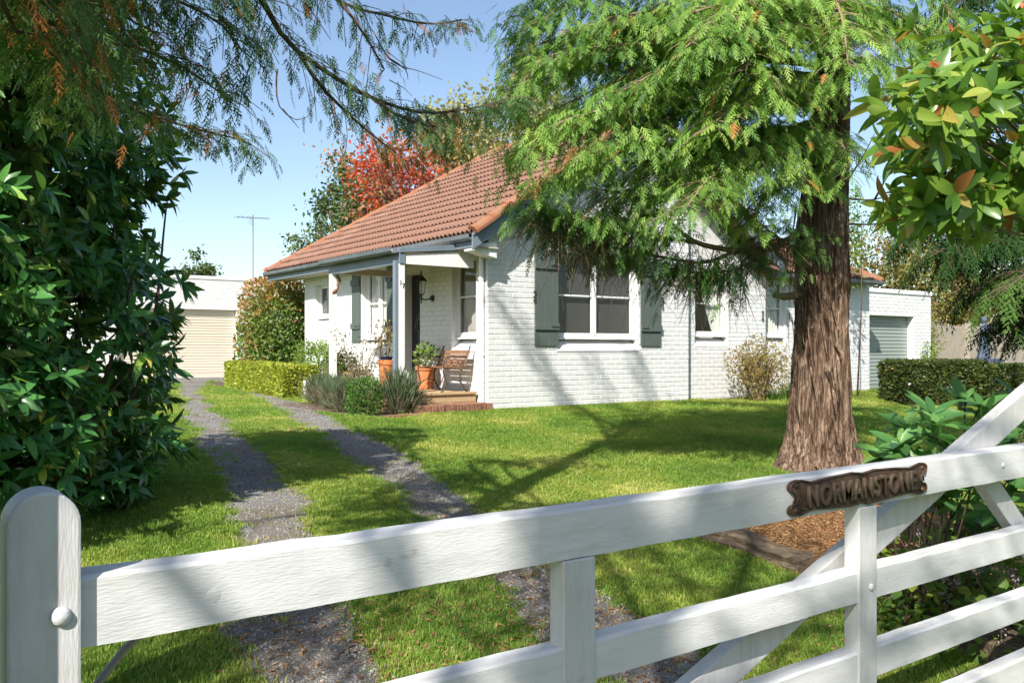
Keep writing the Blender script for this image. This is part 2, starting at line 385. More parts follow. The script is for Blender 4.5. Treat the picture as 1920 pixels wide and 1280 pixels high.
def grain_mat(name, cols, sc, bdist=.02, sc2=2.0, big=None):
    m = bpy.data.materials.new(name); m.use_nodes = True; nt = m.node_tree; b = nt.nodes['Principled BSDF']
    b.inputs['Roughness'].default_value = .9; b.inputs['Specular IOR Level'].default_value = .2
    ge = nt.nodes.new('ShaderNodeNewGeometry')
    v = nt.nodes.new('ShaderNodeTexVoronoi'); v.inputs['Scale'].default_value = sc
    nt.links.new(ge.outputs['Position'], v.inputs['Vector'])
    sep = nt.nodes.new('ShaderNodeSeparateColor'); nt.links.new(v.outputs['Color'], sep.inputs[0])
    r = ramp(nt, [(i / max(1, len(cols) - 1), c) for i, c in enumerate(cols)]); nt.links.new(sep.outputs[0], r.inputs[0])
    n = nt.nodes.new('ShaderNodeTexNoise'); n.inputs['Scale'].default_value = sc2; n.inputs['Detail'].default_value = 8
    nt.links.new(ge.outputs['Position'], n.inputs['Vector'])
    out = r.outputs[0]
    if big:
        r3 = ramp(nt, [(.42, (0,0,0)), (.62, (1,1,1))]); nt.links.new(n.outputs['Fac'], r3.inputs[0])
        mx = nt.nodes.new('ShaderNodeMix'); mx.data_type = 'RGBA'; nt.links.new(r3.outputs[0], mx.inputs['Factor'])
        nt.links.new(out, mx.inputs['A']); mx.inputs['B'].default_value = (*big, 1); out = mx.outputs['Result']
    nt.links.new(out, b.inputs['Base Color'])
    bp = nt.nodes.new('ShaderNodeBump'); bp.inputs['Strength'].default_value = 1; bp.inputs['Distance'].default_value = bdist
    nt.links.new(v.outputs['Distance'], bp.inputs['Height']); bp.invert = True
    nt.links.new(bp.outputs[0], b.inputs['Normal'])
    return m
M['gravel'] = grain_mat('gravel_bed', [(.15,.145,.14), (.24,.225,.21), (.33,.305,.28)], 110, .008, 1.6, (.20,.165,.125))
M['mulch'] = grain_mat('pine_mulch', [(.13,.065,.028), (.26,.14,.06), (.36,.22,.11)], 55, .012, 1.3, (.21,.12,.055))
M['soil'] = grain_mat('bed_soil', [(.07,.05,.035), (.14,.10,.07), (.20,.13,.09)], 45, .012)

def pebble_mat():
    m = leafmat('pebble', [(0, (.14,.138,.138)), (.5, (.25,.24,.23)), (.85, (.33,.31,.285)), (1, (.40,.37,.33))], .8, 0.0, obj=True, spec=.2)
    return m
M['pebble'] = pebble_mat()
M['needle'] = leafmat('fallen_needle', [(0, (.12,.055,.02)), (.6, (.30,.15,.06)), (1, (.44,.27,.12))], .8, .1, obj=True)

# ------------------------------------------------------------------ ground
def grid_sheet(name, xs, ys, zoff, m, noise=0.0):
    X, Y = np.meshgrid(xs, ys, indexing='ij')
    Z = np.vectorize(gz)(X, Y) + zoff
    if noise: Z = Z + noise * (np.sin(X*1.7+Y*.9) * np.sin(Y*1.3-X*.6))
    V = np.stack([X, Y, Z], -1).reshape(-1, 3); a, b_ = len(xs), len(ys)
    i = (np.arange(a-1)[:, None] * b_ + np.arange(b_-1)[None]).ravel()
    F = np.stack([i, i+b_, i+b_+1, i+1], -1)
    me = mesh_np(name, V, F, smooth=True); me.materials.append(m)
    return link(name, me)
xs = np.concatenate([np.linspace(-900, -30, 12), np.linspace(-25, 45, 71), np.linspace(60, 1200, 14)])
ys = np.concatenate([np.linspace(-900, -25, 10), np.linspace(-20, 1.4, 20), np.linspace(1.8, 11.7, 40), np.linspace(12.2, 30, 30), np.linspace(40, 1500, 16)])
structure(grid_sheet('ground', xs, ys, 0.0, M['lawn']))

def lerp_tab(tab, y):
    ys_ = [t[0] for t in tab]
    return [np.interp(y, ys_, [t[i] for t in tab]) for i in range(1, len(tab[0]))]
TRL = [(-6,.0,.75),(0,.75,.75),(2,1.15,.7),(4.2,1.72,.62),(6.15,2.33,.62),(7.2,2.7,.68),(8.4,2.92,.68),(9.1,3.1,.7),(11,3.45,.62),(14.3,4.2,.52),(17,5.0,.48),(18.8,5.35,.5),(22,6.35,.6),(26,7.6,1.2),(28.6,8.2,2.2)]
TRR = [(-6,1.7,.75),(0,2.4,.75),(2,2.8,.72),(3.7,3.22,.66),(6.1,3.85,.5),(7,4.12,.66),(8.1,4.38,.78),(9.7,4.8,.7),(11.5,5.05,.62),(15.3,6.05,.5),(20,7.15,.55),(24,8.15,.8),(28.6,9.3,1.5)]
def wob(y, s):
    return .5*np.sin(y*2.3+s) + .3*np.sin(y*5.1+2*s) + .25*np.sin(y*11.7+3*s) + .15*np.sin(y*23+s)
def track_edges(tab, y, s):
    c, wd = lerp_tab(tab, y)
    return c - wd/2 + .07*wob(y, s), c + wd/2 + .07*wob(y, s+4)
def strip(name, tab, s, zoff, m):
    y = np.arange(-6, 28.6, .05)
    a, b_ = track_edges(tab, y, s); n = 7
    V = []
    for i, yy in enumerate(y):
        for j in range(n):
            f = j/(n-1); x = a[i]*(1-f)+b_[i]*f
            e = min(f, 1-f)
            V.append((x, yy, gz(x, yy) + zoff*min(1, .35+e*6)))
    F = [(i*n+j, i*n+j+1, (i+1)*n+j+1, (i+1)*n+j) for i in range(len(y)-1) for j in range(n-1)]
    me = mesh_np(name, np.array(V), np.array(F), smooth=True); me.materials.append(m)
    return structure(link(name, me))
strip('gravel_track', TRL, .4, .008, M['gravel'])
strip('gravel_track', TRR, 2.2, .008, M['gravel'])
def blob(name, cx, cy, rx, ry, zoff, m, s=0, n=72, rot=0.0, amp=.16):
    V = [(cx, cy, gz(cx, cy)+zoff)]; rings = 5
    for k in range(1, rings+1):
        for j in range(n):
            a = 2*math.pi*j/n; q = 1 + amp*(math.sin(3*a+s) + .6*math.sin(7*a+2*s) + .4*math.sin(15*a+s))
            px, py = rx*math.cos(a)*q*k/rings, ry*math.sin(a)*q*k/rings
            x = cx + px*math.cos(rot) - py*math.sin(rot); y = cy + px*math.sin(rot) + py*math.cos(rot)
            V.append((x, y, gz(x, y) + zoff*(1 if k < rings else .3)))
    F = [(0, 1+j, 1+(j+1) % n) for j in range(n)]
    mb = MB(); mb.v = V; mb.f = F
    for k in range(1, rings):
        for j in range(n):
            j2 = (j+1) % n
            mb.f.append((1+(k-1)*n+j, 1+k*n+j, 1+k*n+j2, 1+(k-1)*n+j2))
    return structure(mb.build(name, m, smooth=True))
blob('mulch_bed', 6.6, 3.5, 1.75, 1.55, .010, M['mulch'], 3.3)
blob('bare_soil', 8.62, 5.95, .72, .66, .010, M['soil'], .7)
blob('garden_bed', 6.15, 13.3, .55, 2.1, .010, M['soil'], 1.3)
blob('garden_bed', 15.2, 11.85, 2.3, .55, .010, M['soil'], .3)
blob('garden_bed', 7.65, 20.2, .75, 4.0, .010, M['soil'], 2.0)
mb = MB(); mb.box((6.6, 27.6, .60), (11.0, 29.65, .735)); structure(mb.build('concrete_apron', M['concrete'], bevel=.01))

# ------------------------------------------------------------------ house
X0, Y0, ZG = 8.04, 11.70, 0.62
house = thing('house', 'white painted brick cottage with terracotta tiled roof, grey-green shutters and a corner porch', 'house', (X0, Y0, ZG))
FR_FRONT = lambda s, d, z: (s, Y0 - d, z)
def FRY(y): return lambda s, d, z: (s, y - d, z)
def FRX(x): return lambda s, d, z: (x - d, s, z)     # wall facing -X, s runs along Y
def cells(mb, s0, s1, z0, z1, holes, th, fr):
    ss = sorted({s0, s1, *[h[0] for h in holes], *[h[1] for h in holes]}); zs = sorted({z0, z1, *[h[2] for h in holes], *[h[3] for h in holes]})
    ss = [a for a in ss if s0 <= a <= s1]; zs = [a for a in zs if z0 <= a <= z1]
    for a, b_ in zip(ss, ss[1:]):
        run = None
        for c, d in zip(zs, zs[1:]):
            m_ = ((a+b_)/2, (c+d)/2)
            solid = not any(h[0] < m_[0] < h[1] and h[2] < m_[1] < h[3] for h in holes)
            if solid:
                if run is None: run = [c, d]
                else: run[1] = d
            if (not solid) and run: mb.box((a, -th, run[0]), (b_, 0, run[1]), fr); run = None
        if run: mb.box((a, -th, run[0]), (b_, 0, run[1]), fr)
rnd = random.Random(4)
def bricks(s0, s1, z0, z1, holes, phase=0):
    out = []; c = 0.086; z = z0; row = 0
    while z + .02 < z1:
        zt = min(z + .076, z1); s = s0 - (.12 if (row+phase) % 2 else 0)
        while s < s1:
            a, b_ = max(s, s0), min(s + .232, s1)
            segs = [(a, b_)] if b_ - a > .03 else []
            for h in holes:
                if zt > h[2] + .01 and z < h[3] - .01:
                    ns = []
                    for p, q in segs:
                        if q <= h[0] or p >= h[1]: ns.append((p, q)); continue
                        if p < h[0]: ns.append((p, h[0]))
                        if q > h[1]: ns.append((h[1], q))
                    segs = [x for x in ns if x[1]-x[0] > .03]
            out += [(p, q, z, zt) for p, q in segs]
            s += .24
        z += c; row += 1
    return out
# unit brick: x -.5..5, y -1 (back) ..0 (face), z -.5..5 with a worn arris
def brick_mesh():
    mb = MB(); e, ez, ed = .02, .07, .25
    mb.add([(-.5,-1,-.5),(.5,-1,-.5),(.5,-1,.5),(-.5,-1,.5),(-.5,-ed,-.5),(.5,-ed,-.5),(.5,-ed,.5),(-.5,-ed,.5),
            (-.5+e,0,-.5+ez),(.5-e,0,-.5+ez),(.5-e,0,.5-ez),(-.5+e,0,.5-ez)],
           [(0,1,5,4),(1,2,6,5),(2,3,7,6),(3,0,4,7),(4,5,9,8),(5,6,10,9),(6,7,11,10),(7,4,8,11),(8,9,10,11)])
    return mb
BRM = brick_mesh(); BV = np.array(BRM.v); BF = BRM.f
bm_me = bpy.data.meshes.new('brick'); bm_me.from_pydata(BRM.v, [], BRM.f); bm_me.materials.append(M['brick'])
BDEP = .022
rest_bricks = MB()
def brick_boxes(lst, fr, target):
    for p, q, z, zt in lst:
        pr_ = .0055 + rnd.uniform(-.0015, .002); tl = rnd.uniform(-.0012, .0012)
        L = q-p-rnd.uniform(0, .003); Hh = zt-z-rnd.uniform(0, .003); cs, cz = (p+q)/2+rnd.uniform(-.001,.001), (z+zt)/2+rnd.uniform(-.0012,.0012)
        target.add([fr(cs + v[0]*L, v[1]*BDEP + pr_ + v[0]*tl, cz + v[2]*Hh) for v in BRM.v], BRM.f)
# openings: (s0, s1, z0, z1)
W1 = (9.46, 11.38, 1.57, 3.27)
H_FRONT = [W1]
WIN4 = (12.02, 12.78, 1.57, 3.16); DOOR = (13.85, 14.80, .80, 3.03); WIN5 = (15.08, 16.18, 1.62, 3.20); WIN6 = (17.66, 18.46, 2.18, 3.02)
H_LEFT = [WIN4, DOOR, WIN5, WIN6]
W2 = (13.04, 14.02, 1.66, 3.14); W3 = (15.36, 16.12, 1.66, 3.08)
ZT = 3.40
walls = MB()
cells(walls, X0, 12.69, .40, ZT, H_FRONT, .25, FR_FRONT)
cells(walls, Y0+.25, 18.8, .40, ZT, H_LEFT, .25, FRX(X0))
YW2, YW3 = 11.86, 12.04
cells(walls, 12.69, 15.2, .40, ZT, [W2], .25, FRY(YW2)); walls.box((12.44, Y0+.25, .4), (12.688, YW2+.1, ZT))
cells(walls, 15.2, 19.3, .40, 3.25, [W3], .25, FRY(YW3)); walls.box((14.95, YW2+.25, .4), (15.198, YW3+.1, ZT))
walls.box((X0+.002, 18.802, .4), (19.3, 19.05, 3.2)); walls.box((19.05, YW3+.25, .4), (19.3, 18.8, 3.2))
# gable above the front wall
PT = .68; EX0, EX1, ER = 7.55, 15.10, 11.325; EZ = 3.40; EYF, EYB = 11.34, 20.1
def roofz(x): return EZ + (min(x, 2*ER-x) - EX0) * PT
walls.add([(8.04,Y0,ZT),(12.69,Y0,ZT),(12.69,Y0,roofz(12.69)-.1),(ER,Y0,roofz(ER)-.1),(8.04,Y0,roofz(8.04)-.1),
           (8.04,Y0+.2,ZT),(12.69,Y0+.2,ZT),(12.69,Y0+.2,roofz(12.69)-.1),(ER,Y0+.2,roofz(ER)-.1),(8.04,Y0+.2,roofz(8.04)-.1)],
          [(0,1,2,3,4),(9,8,7,6,5),(0,5,6,1),(1,6,7,2),(2,7,8,3),(3,8,9,4),(4,9,5,0)])
walls.add([(12.695,YW2,ZT),(14.7,YW2,ZT),(12.695,YW2,roofz(12.695)-.1),(12.695,YW2+.2,ZT),(14.7,YW2+.2,ZT),(12.695,YW2+.2,roofz(12.695)-.1)],
          [(0,1,2),(5,4,3),(0,3,4,1),(1,4,5,2),(2,5,3,0)])
wall_o = walls.build('brick_wall', M['mortar'], house)
# bricks: front bay first, the 300 that show largest are pieces of their own
fb = bricks(X0+.003, 12.69, .56, ZT, H_FRONT)
fb.sort(key=lambda b: (b[0] > 10.6 and b[2] > 1.6, (b[0]-X0)*.35 + abs(b[2]-1.2)))
for (p, q, z, zt) in fb[:300]:
    o = bpy.data.objects.new('brick', bm_me); COL.objects.link(o); o.parent = wall_o
    o.matrix_parent_inverse = Matrix.Identity(4)
    pr_ = .0055 + rnd.uniform(-.0015, .0022)
    o.matrix_local = wall_o.matrix_local.inverted() @ Matrix.Translation(((p+q)/2, Y0 - pr_, (z+zt)/2)) @ Euler((rnd.uniform(-.004,.004), rnd.uniform(-.004,.004), math.pi + rnd.uniform(-.005,.005))).to_matrix().to_4x4() @ Matrix.Diagonal((q-p-rnd.uniform(0,.003), BDEP, zt-z-rnd.uniform(0,.003), 1))
brick_boxes(fb[300:], FR_FRONT, rest_bricks)
brick_boxes([b for b in bricks(X0, 12.69, ZT+.034, 6.0, []) if b[3] < roofz((b[0]+b[1])/2)-.16 and b[3] < roofz(b[0])-.16 and b[3] < roofz(b[1])-.16], FR_FRONT, rest_bricks)
brick_boxes(bricks(Y0, 18.8, .56, ZT, H_LEFT, 1), FRX(X0), rest_bricks)
brick_boxes(bricks(12.69, 15.2, .56, ZT, [W2]), FRY(YW2), rest_bricks)
brick_boxes(bricks(15.2, 19.3, .56, 3.25, [W3]), FRY(YW3), rest_bricks)
stuff(rest_bricks.build('brickwork', M['brick'], wall_o, fix=False))

# roof -----------------------------------------------------------------------
def V3(*a): return Vector(a)
roofm = MB()
TK = .06
def slab(pts, th=TK):
    n = len(pts); roofm.add([tuple(p) for p in pts] + [(p[0], p[1], p[2]-th) for p in pts],
        [tuple(range(n)), tuple(reversed(range(n, 2*n)))] + [(i, (i+1) % n, n+(i+1) % n, n+i) for i in range(n)])
RZ = roofz(ER); HY = EYB - (ER - EX0)
slab([(EX0,EYF,EZ),(ER,EYF,RZ),(ER,HY,RZ),(EX0,EYB,EZ)])
slab([(EX1,EYF,EZ),(EX1,EYB,EZ),(ER,HY,RZ),(ER,EYF,RZ)])
slab([(EX0,EYB,EZ),(ER,HY,RZ),(EX1,EYB,EZ)])
WEY, WEZ, WRY, WRZ = 11.72, 3.22, 13.5, 4.18
slab([(14.9,WEY,WEZ),(19.2,WEY,WEZ),(17.4,WRY,WRZ),(13.2,WRY,WRZ)])
slab([(19.2,WEY,WEZ),(19.2,19.7,WEZ),(17.4,WRY+.02,WRZ)])
slab([(13.2,WRY,WRZ),(17.4,WRY,WRZ),(19.2,19.7,WEZ),(13.2,19.7,WEZ)])
roof_o = roofm.build('roof', M['tile'], house)
# one interlocking tile: x across, y up the slope, z out
def tile_template(wd=.252, ln=.345):
    prof = [(0,.030),(.05,.036),(.10,.022),(.16,.006),(.30,.002),(.42,.008),(.47,.026),(.52,.032),(.57,.024),(.63,.006),(.78,.002),(.90,.008),(1.0,.026)]
    mb = MB(); n = len(prof)
    for (y, lift) in ((0, .044), (.03, .043), (ln, .0)):
        for x, z in prof: mb.v.append(((x-.5)*wd, y, z+lift+.002))
    for i in range(2):
        for j in range(n-1): mb.f.append((i*n+j, i*n+j+1, (i+1)*n+j+1, (i+1)*n+j))
    o = len(mb.v)
    for x, z in prof: mb.v.append(((x-.5)*wd, 0, max(.0, z+.004)))
    for j in range(n-1):
        if max(prof[j][1], prof[j+1][1]) < .024: mb.f.append((o+j, o+j+1, j+1, j))     # laps stay open under the rolls
    return mb
TT = tile_template()
tile_me = bpy.data.meshes.new('roof_tile'); tile_me.from_pydata(TT.v, [], TT.f); tile_me.materials.append(M['tile'])
tile_me.polygons.foreach_set('use_smooth', [False]*len(tile_me.polygons))
sl_dir = V3(1, 0, PT).normalized(); nrm = V3(-PT, 0, 1).normalized(); al = V3(0, -1, 0)
slope_len = (ER - EX0) * math.sqrt(1 + PT*PT); EXPO = .31
full, cut = [], bmesh.new()
r_ = 0; yv = -.04
while yv < slope_len - .1:
    x_here = EX0 + yv / math.sqrt(1+PT*PT)
    yy = EYF + .126
    while yy < EYB + .3:
        base = V3(EX0, yy, EZ) + sl_dir * yv + nrm * (.004 + rnd.uniform(0, .004))
        Mx = Matrix.Translation(base) @ Matrix((( al.x, sl_dir.x, nrm.x, 0), (al.y, sl_dir.y, nrm.y, 0), (al.z, sl_dir.z, nrm.z, 0), (0,0,0,1))) @ Euler((0, 0, rnd.uniform(-.008,.008))).to_matrix().to_4x4()
        xt = EX0 + (yv + .345) / math.sqrt(1+PT*PT)
        lim0 = EYB - (x_here - EX0); lim1 = EYB - (xt - EX0)
        if yy + .126 < lim1 and yv + .345 < slope_len: full.append((yy, yv, Mx))
        elif yy - .126 < lim0:
            g0 = [cut.verts.new(Mx @ Vector(v)) for v in TT.v]
            for f in TT.f: cut.faces.new([g0[i] for i in f])
        yy += .252
    yv += EXPO
bmesh.ops.bisect_plane(cut, geom=cut.verts[:]+cut.edges[:]+cut.faces[:], plane_co=(EX0, EYB, EZ), plane_no=V3(1,1,0), clear_outer=True)
bmesh.ops.bisect_plane(cut, geom=cut.verts[:]+cut.edges[:]+cut.faces[:], plane_co=(ER, 0, 0), plane_no=V3(1,0,0), clear_outer=True)
full.sort(key=lambda a: a[0] + a[1]*.5)
for yy, yv, Mx in full[:300]:
    o = bpy.data.objects.new('roof_tile', tile_me); COL.objects.link(o); o.parent = roof_o
    o.matrix_local = Mx
rt = MB()
for yy, yv, Mx in full[300:]: rt.add([Mx @ Vector(v) for v in TT.v], TT.f)
cut.verts.index_update(); rt.add([v.co.copy() for v in cut.verts], [[v.index for v in f.verts] for f in cut.faces])
# wing, front slope
wsd = V3(0, WRY-WEY, WRZ-WEZ).normalized(); wn = V3(0, -(WRZ-WEZ), WRY-WEY).normalized()
yv = -.03
while yv < 2.0:
    xx = 14.3
    while xx < 19.0 - yv*.85:
        b0 = V3(xx, WEY, WEZ) + wsd*yv + wn*.005
        Mx = Matrix.Translation(b0) @ Matrix(((1, wsd.x, wn.x, 0), (0, wsd.y, wn.y, 0), (0, wsd.z, wn.z, 0), (0,0,0,1)))
        if xx > 15.0 - yv: rt.add([Mx @ Vector(v) for v in TT.v], TT.f)
        xx += .252
    yv += EXPO
stuff(rt.build('roof_tiling', M['tile'], roof_o, fix=False))
# capping tiles on hip, ridge and verges
def cap_template(L=.42, r=.115):
    mb = MB(); n = 9
    for (y, rr) in ((0, r*1.10), (.05, r*1.10), (.052, r), (L, r*.95)):
        for j in range(n):
            a = math.pi * (-.08 + 1.16*j/(n-1)); mb.v.append((rr*math.cos(a), y, rr*math.sin(a)*.85))
    for i in range(3):
        for j in range(n-1): mb.f.append((i*n+j, i*n+j+1, (i+1)*n+j+1, (i+1)*n+j))
    mb.f.append(tuple(range(n)))
    return mb
CP = cap_template(); cap_me = bpy.data.meshes.new('ridge_tile'); cap_me.from_pydata(CP.v, [], CP.f); cap_me.materials.append(M['ridge'])
def caps(p, q, up, lift):
    p, q = Vector(p), Vector(q); d = (q-p); L = d.length; d.normalize(); u = (Vector(up) - d*d.dot(Vector(up))).normalized(); x = d.cross(u)
    n = max(1, int(L/.38)); st = L/n
    for i in range(n):
        o = bpy.data.objects.new('ridge_tile', cap_me); COL.objects.link(o); o.parent = roof_o
        b0 = p + d*(i*st) + u*(lift + rnd.uniform(-.006,.006))
        o.matrix_local = Matrix.Translation(b0) @ Matrix(((x.x,d.x,u.x,0),(x.y,d.y,u.y,0),(x.z,d.z,u.z,0),(0,0,0,1))) @ Euler((rnd.uniform(-.02,.02),0,rnd.uniform(-.03,.03))).to_matrix().to_4x4()
caps((EX0,EYB,EZ), (ER,HY,RZ), (0,0,1), .0)
caps((ER,EYF,RZ), (ER,HY,RZ), (0,0,1), .01)
caps((EX0-.02,EYF+.02,EZ+.01), (ER,EYF+.02,RZ), (0,0,1), .0)
caps((EX1+.02,EYF+.02,EZ+.01), (ER,EYF+.02,RZ), (0,0,1), .0)
caps((17.4,WRY,WRZ), (19.2,WEY,WEZ), (0,0,1), 0)
# barge boards, fascia, gutters
for sx in (1, -1):
    mb = MB(); xa = EX0-.04 if sx == 1 else EX1+.04
    za = EZ - .08 - .03
    mb.prism([(xa, za-.16), (xa, za+.10), (ER, RZ-.06+.05), (ER, RZ-.06-.20)], -.0, .035, lambda s, d, z: (s, EYF+.03-d, z))
    mb.build('barge_board', M['bluegrey'], house, bevel=.004)
    mb = MB(); mb.prism([(xa, za+.06), (xa, za+.11), (ER, RZ+.0), (ER, RZ-.05)], .036, .052, lambda s, d, z: (s, EYF+.03-d, z))
    mb.build('barge_mould', M['bluegrey'], house)
mb = MB(); mb.box((EX0+.01, EYF+.06, EZ-.21), (EX0+.04, EYB-.02, EZ-.02)); mb.build('fascia', M['bluegrey'], house)
mb = MB(); mb.box((EX0+.042, EYF+.06, EZ-.215), (X0-.002, 19.9, EZ-.195)); mb.build('eave_soffit', M['soffit'], house)
def gutter(name, p, q, out):
    p, q, out = Vector(p), Vector(q), Vector(out); mb = MB(); prof = [(0,0),(.0,-.085),(.07,-.095),(.105,-.06),(.115,0),(.108,.0),(.098,-.05),(.068,-.082),(.008,-.076),(.008,0)]
    n = len(prof); mb.v = [tuple(p + out*a + V3(0,0,b_)) for a, b_ in prof] + [tuple(q + out*a + V3(0,0,b_)) for a, b_ in prof]
    mb.f = [(i, (i+1) % n, n+(i+1) % n, n+i) for i in range(n)] + [tuple(range(n)), tuple(reversed(range(n, 2*n)))]
    return mb.build(name, M['gutter'], house)
gutter('gutter', (EX0+.008,EYF+.02,EZ-.02), (EX0+.008,EYB,EZ-.02), (-1,0,0))
gutter('gutter', (15.3,WEY+.01,WEZ-.03), (19.25,WEY+.01,WEZ-.03), (0,-1,0))
# boxed eave return at the gable foot
mb = MB(); mb.prism([(EX0+.02, 3.14), (X0-.005, 3.04), (X0-.005, 3.30), (EX0+.05, 3.24)], 0, .24, lambda s, d, z: (s, Y0-.02-d, z)); mb.build('eave_return', M['white'], house, bevel=.004)
mb = MB(); mb.tube([(7.985,11.80,3.2),(7.985,11.80,.60)], .045, 12)
for zz in (2.72, 1.50): mb.tube([(7.985,11.80,zz),(7.985,11.80,zz+.03)], .056, 12)
mb.build('downpipe', M['white'], house, smooth=False)

# windows -------------------------------------------------------------------------
def window(fr, o4, cols, rows_z, behind, rec=.10, sill_h=.20, splay=True, fw=.045):
    s0, s1, z0, z1 = o4; zs = z0 + sill_h
    mb = MB()
    mb.box((s0, -rec-.05, zs), (s0+fw, -rec, z1), fr); mb.box((s1-fw, -rec-.05, zs), (s1, -rec, z1), fr)
    mb.box((s0+fw, -rec-.05, z1-fw), (s1-fw, -rec, z1), fr); mb.box((s0+fw, -rec-.05, zs), (s1-fw, -rec, zs+fw), fr)
    f = mb.build('window_frame', M['white'], house, bevel=.004)
    wdt = (s1-s0-2*fw)
    for c in range(cols):
        a = s0+fw+wdt*c/cols; b_ = s0+fw+wdt*(c+1)/cols
        if c: 
            m2 = MB(); m2.box((a-.028, -rec-.052, zs+fw), (a+.028, -rec+.012, z1-fw), fr); m2.build('mullion', M['white'], f)
            a += .028
        if c < cols-1: b_ -= .028
        zc = [zs+fw] + [zs+fw+(z1-zs-2*fw)*q for q in rows_z] + [z1-fw]
        m3 = MB()
        m3.box((a, -rec-.045, zc[0]), (a+.032, -rec-.012, zc[-1]), fr); m3.box((b_-.032, -rec-.045, zc[0]), (b_, -rec-.012, zc[-1]), fr)
        m3.box((a+.032, -rec-.045, zc[0]), (b_-.032, -rec-.012, zc[0]+.035), fr); m3.box((a+.032, -rec-.045, zc[-1]-.035), (b_-.032, -rec-.012, zc[-1]), fr)
        for q in zc[1:-1]: m3.box((a+.032, -rec-.045, q-.014), (b_-.032, -rec-.008, q+.014), fr)
        m3.build('sash', M['white'], f)
        for i, (za, zb) in enumerate(zip(zc, zc[1:])):
            m4 = MB(); m4.box((a+.02, -rec-.034, za+.005), (b_-.02, -rec-.030, zb-.005), fr); m4.build('pane', M['glass'], f)
    m5 = MB()   # sloping rendered sill and a thin timber sill above it
    m5.prism([(0,0)]*0 or [(s0, 0)], 0, 0, fr) if False else None
    vs = [(s0+.002, -.24, z0+.004), (s1-.002, -.24, z0+.004), (s1-.002, .012, z0+.004), (s0+.002, .012, z0+.004),
          (s0+.002, -.24, zs-.035), (s1-.002, -.24, zs-.035), (s1-.002, .006, z0+.02), (s0+.002, .006, z0+.02)]
    if splay:
        vs[6] = (s1-.002, .008, z0+.03); vs[7] = (s0+.002, .008, z0+.03)
    m5.hexa([fr(*p) for p in vs]); m5.build('window_sill', M['render'], f)
    m6 = MB(); m6.box((s0+.004, -rec-.06, zs-.033), (s1-.004, -rec+.05, zs-.003), fr); m6.build('sill_board', M['white'], f, bevel=.004)
    m7 = MB()
    for a, b_ in ((s0-.001, s0+.012), (s1-.012, s1+.001)): m7.box((a, -rec-.06, z0+.02) if False else (a, -rec+.001, zs-.03), (b_, .004, z1), fr)
    m7.box((s0+.012, -rec+.001, z1-.012), (s1-.012, .004, z1+.001), fr)
    m7.build('reveal', M['render'], f)
    room = MB(); room.box((s0-.2, -1.3, z0-.3), (s1+.2, -1.28, z1+.2), fr); room.build('room_back', M['room'], f)
    if behind == 'screen':
        for c in range(cols):
            a = s0+fw+wdt*c/cols+.02; b_ = s0+fw+wdt*(c+1)/cols-.02
            m8 = MB(); m8.box((a, -rec-.085, zs+.03), (b_, -rec-.08, z1-.03), fr); m8.build('fly_screen', M['screen'], f)
    return f
def curtain(f, fr, sa, sb, ta, tb, z0, z1, d, m, folds=9, amp=.025, pull=None):
    """pleated cloth; bottom edge sa..sb, top edge ta..tb"""
    n, k = folds*8, 14; V = []; F = []
    for i in range(k+1):
        fz = i/k; z = z0 + (z1-z0)*fz; fx = fz**.7 if pull is None else pull(fz)
        a = sa + (ta-sa)*fx; b_ = sb + (tb-sb)*fx
        for j in range(n+1):
            q = j/n; V.append(fr(a+(b_-a)*q, -d + amp*math.sin(q*folds*2*math.pi), z))
    for i in range(k):
        for j in range(n): F.append((i*(n+1)+j, i*(n+1)+j+1, (i+1)*(n+1)+j+1, (i+1)*(n+1)+j))
    mb = MB(); mb.v = V; mb.f = F; mb.build('curtain', m, f, smooth=True, fix=False)
FL = FRX(X0)
window(FR_FRONT, W1, 2, [.5], 'screen', rec=.13, sill_h=.24)
f4 = window(FL, WIN4, 1, [.5], None, rec=.10, sill_h=.24); curtain(f4, FL, 12.05, 12.75, 12.05, 12.75, 1.83, 3.2, .20, M['dimcurtain'], 6)
f5 = window(FL, WIN5, 2, [.5], None, rec=.12, sill_h=.2); curtain(f5, FL, 15.1, 16.15, 15.1, 16.15, 1.84, 3.2, .205, M['curtain'], 11)
window(FL, WIN6, 1, [], 'screen', rec=.10, sill_h=.12)
f2 = window(FRY(YW2), W2, 1, [.5, .78], None, rec=.09, sill_h=.22); curtain(f2, FRY(YW2), 13.75, 13.98, 13.22, 13.98, 1.90, 3.2, .175, M['curtain'], 7, pull=lambda f: f)
f3 = window(FRY(YW3), W3, 1, [.5, .78], None, rec=.09, sill_h=.22); curtain(f3, FRY(YW3), 15.6, 16.08, 15.6, 16.08, 1.90, 3.1, .175, M['curtain'], 6)

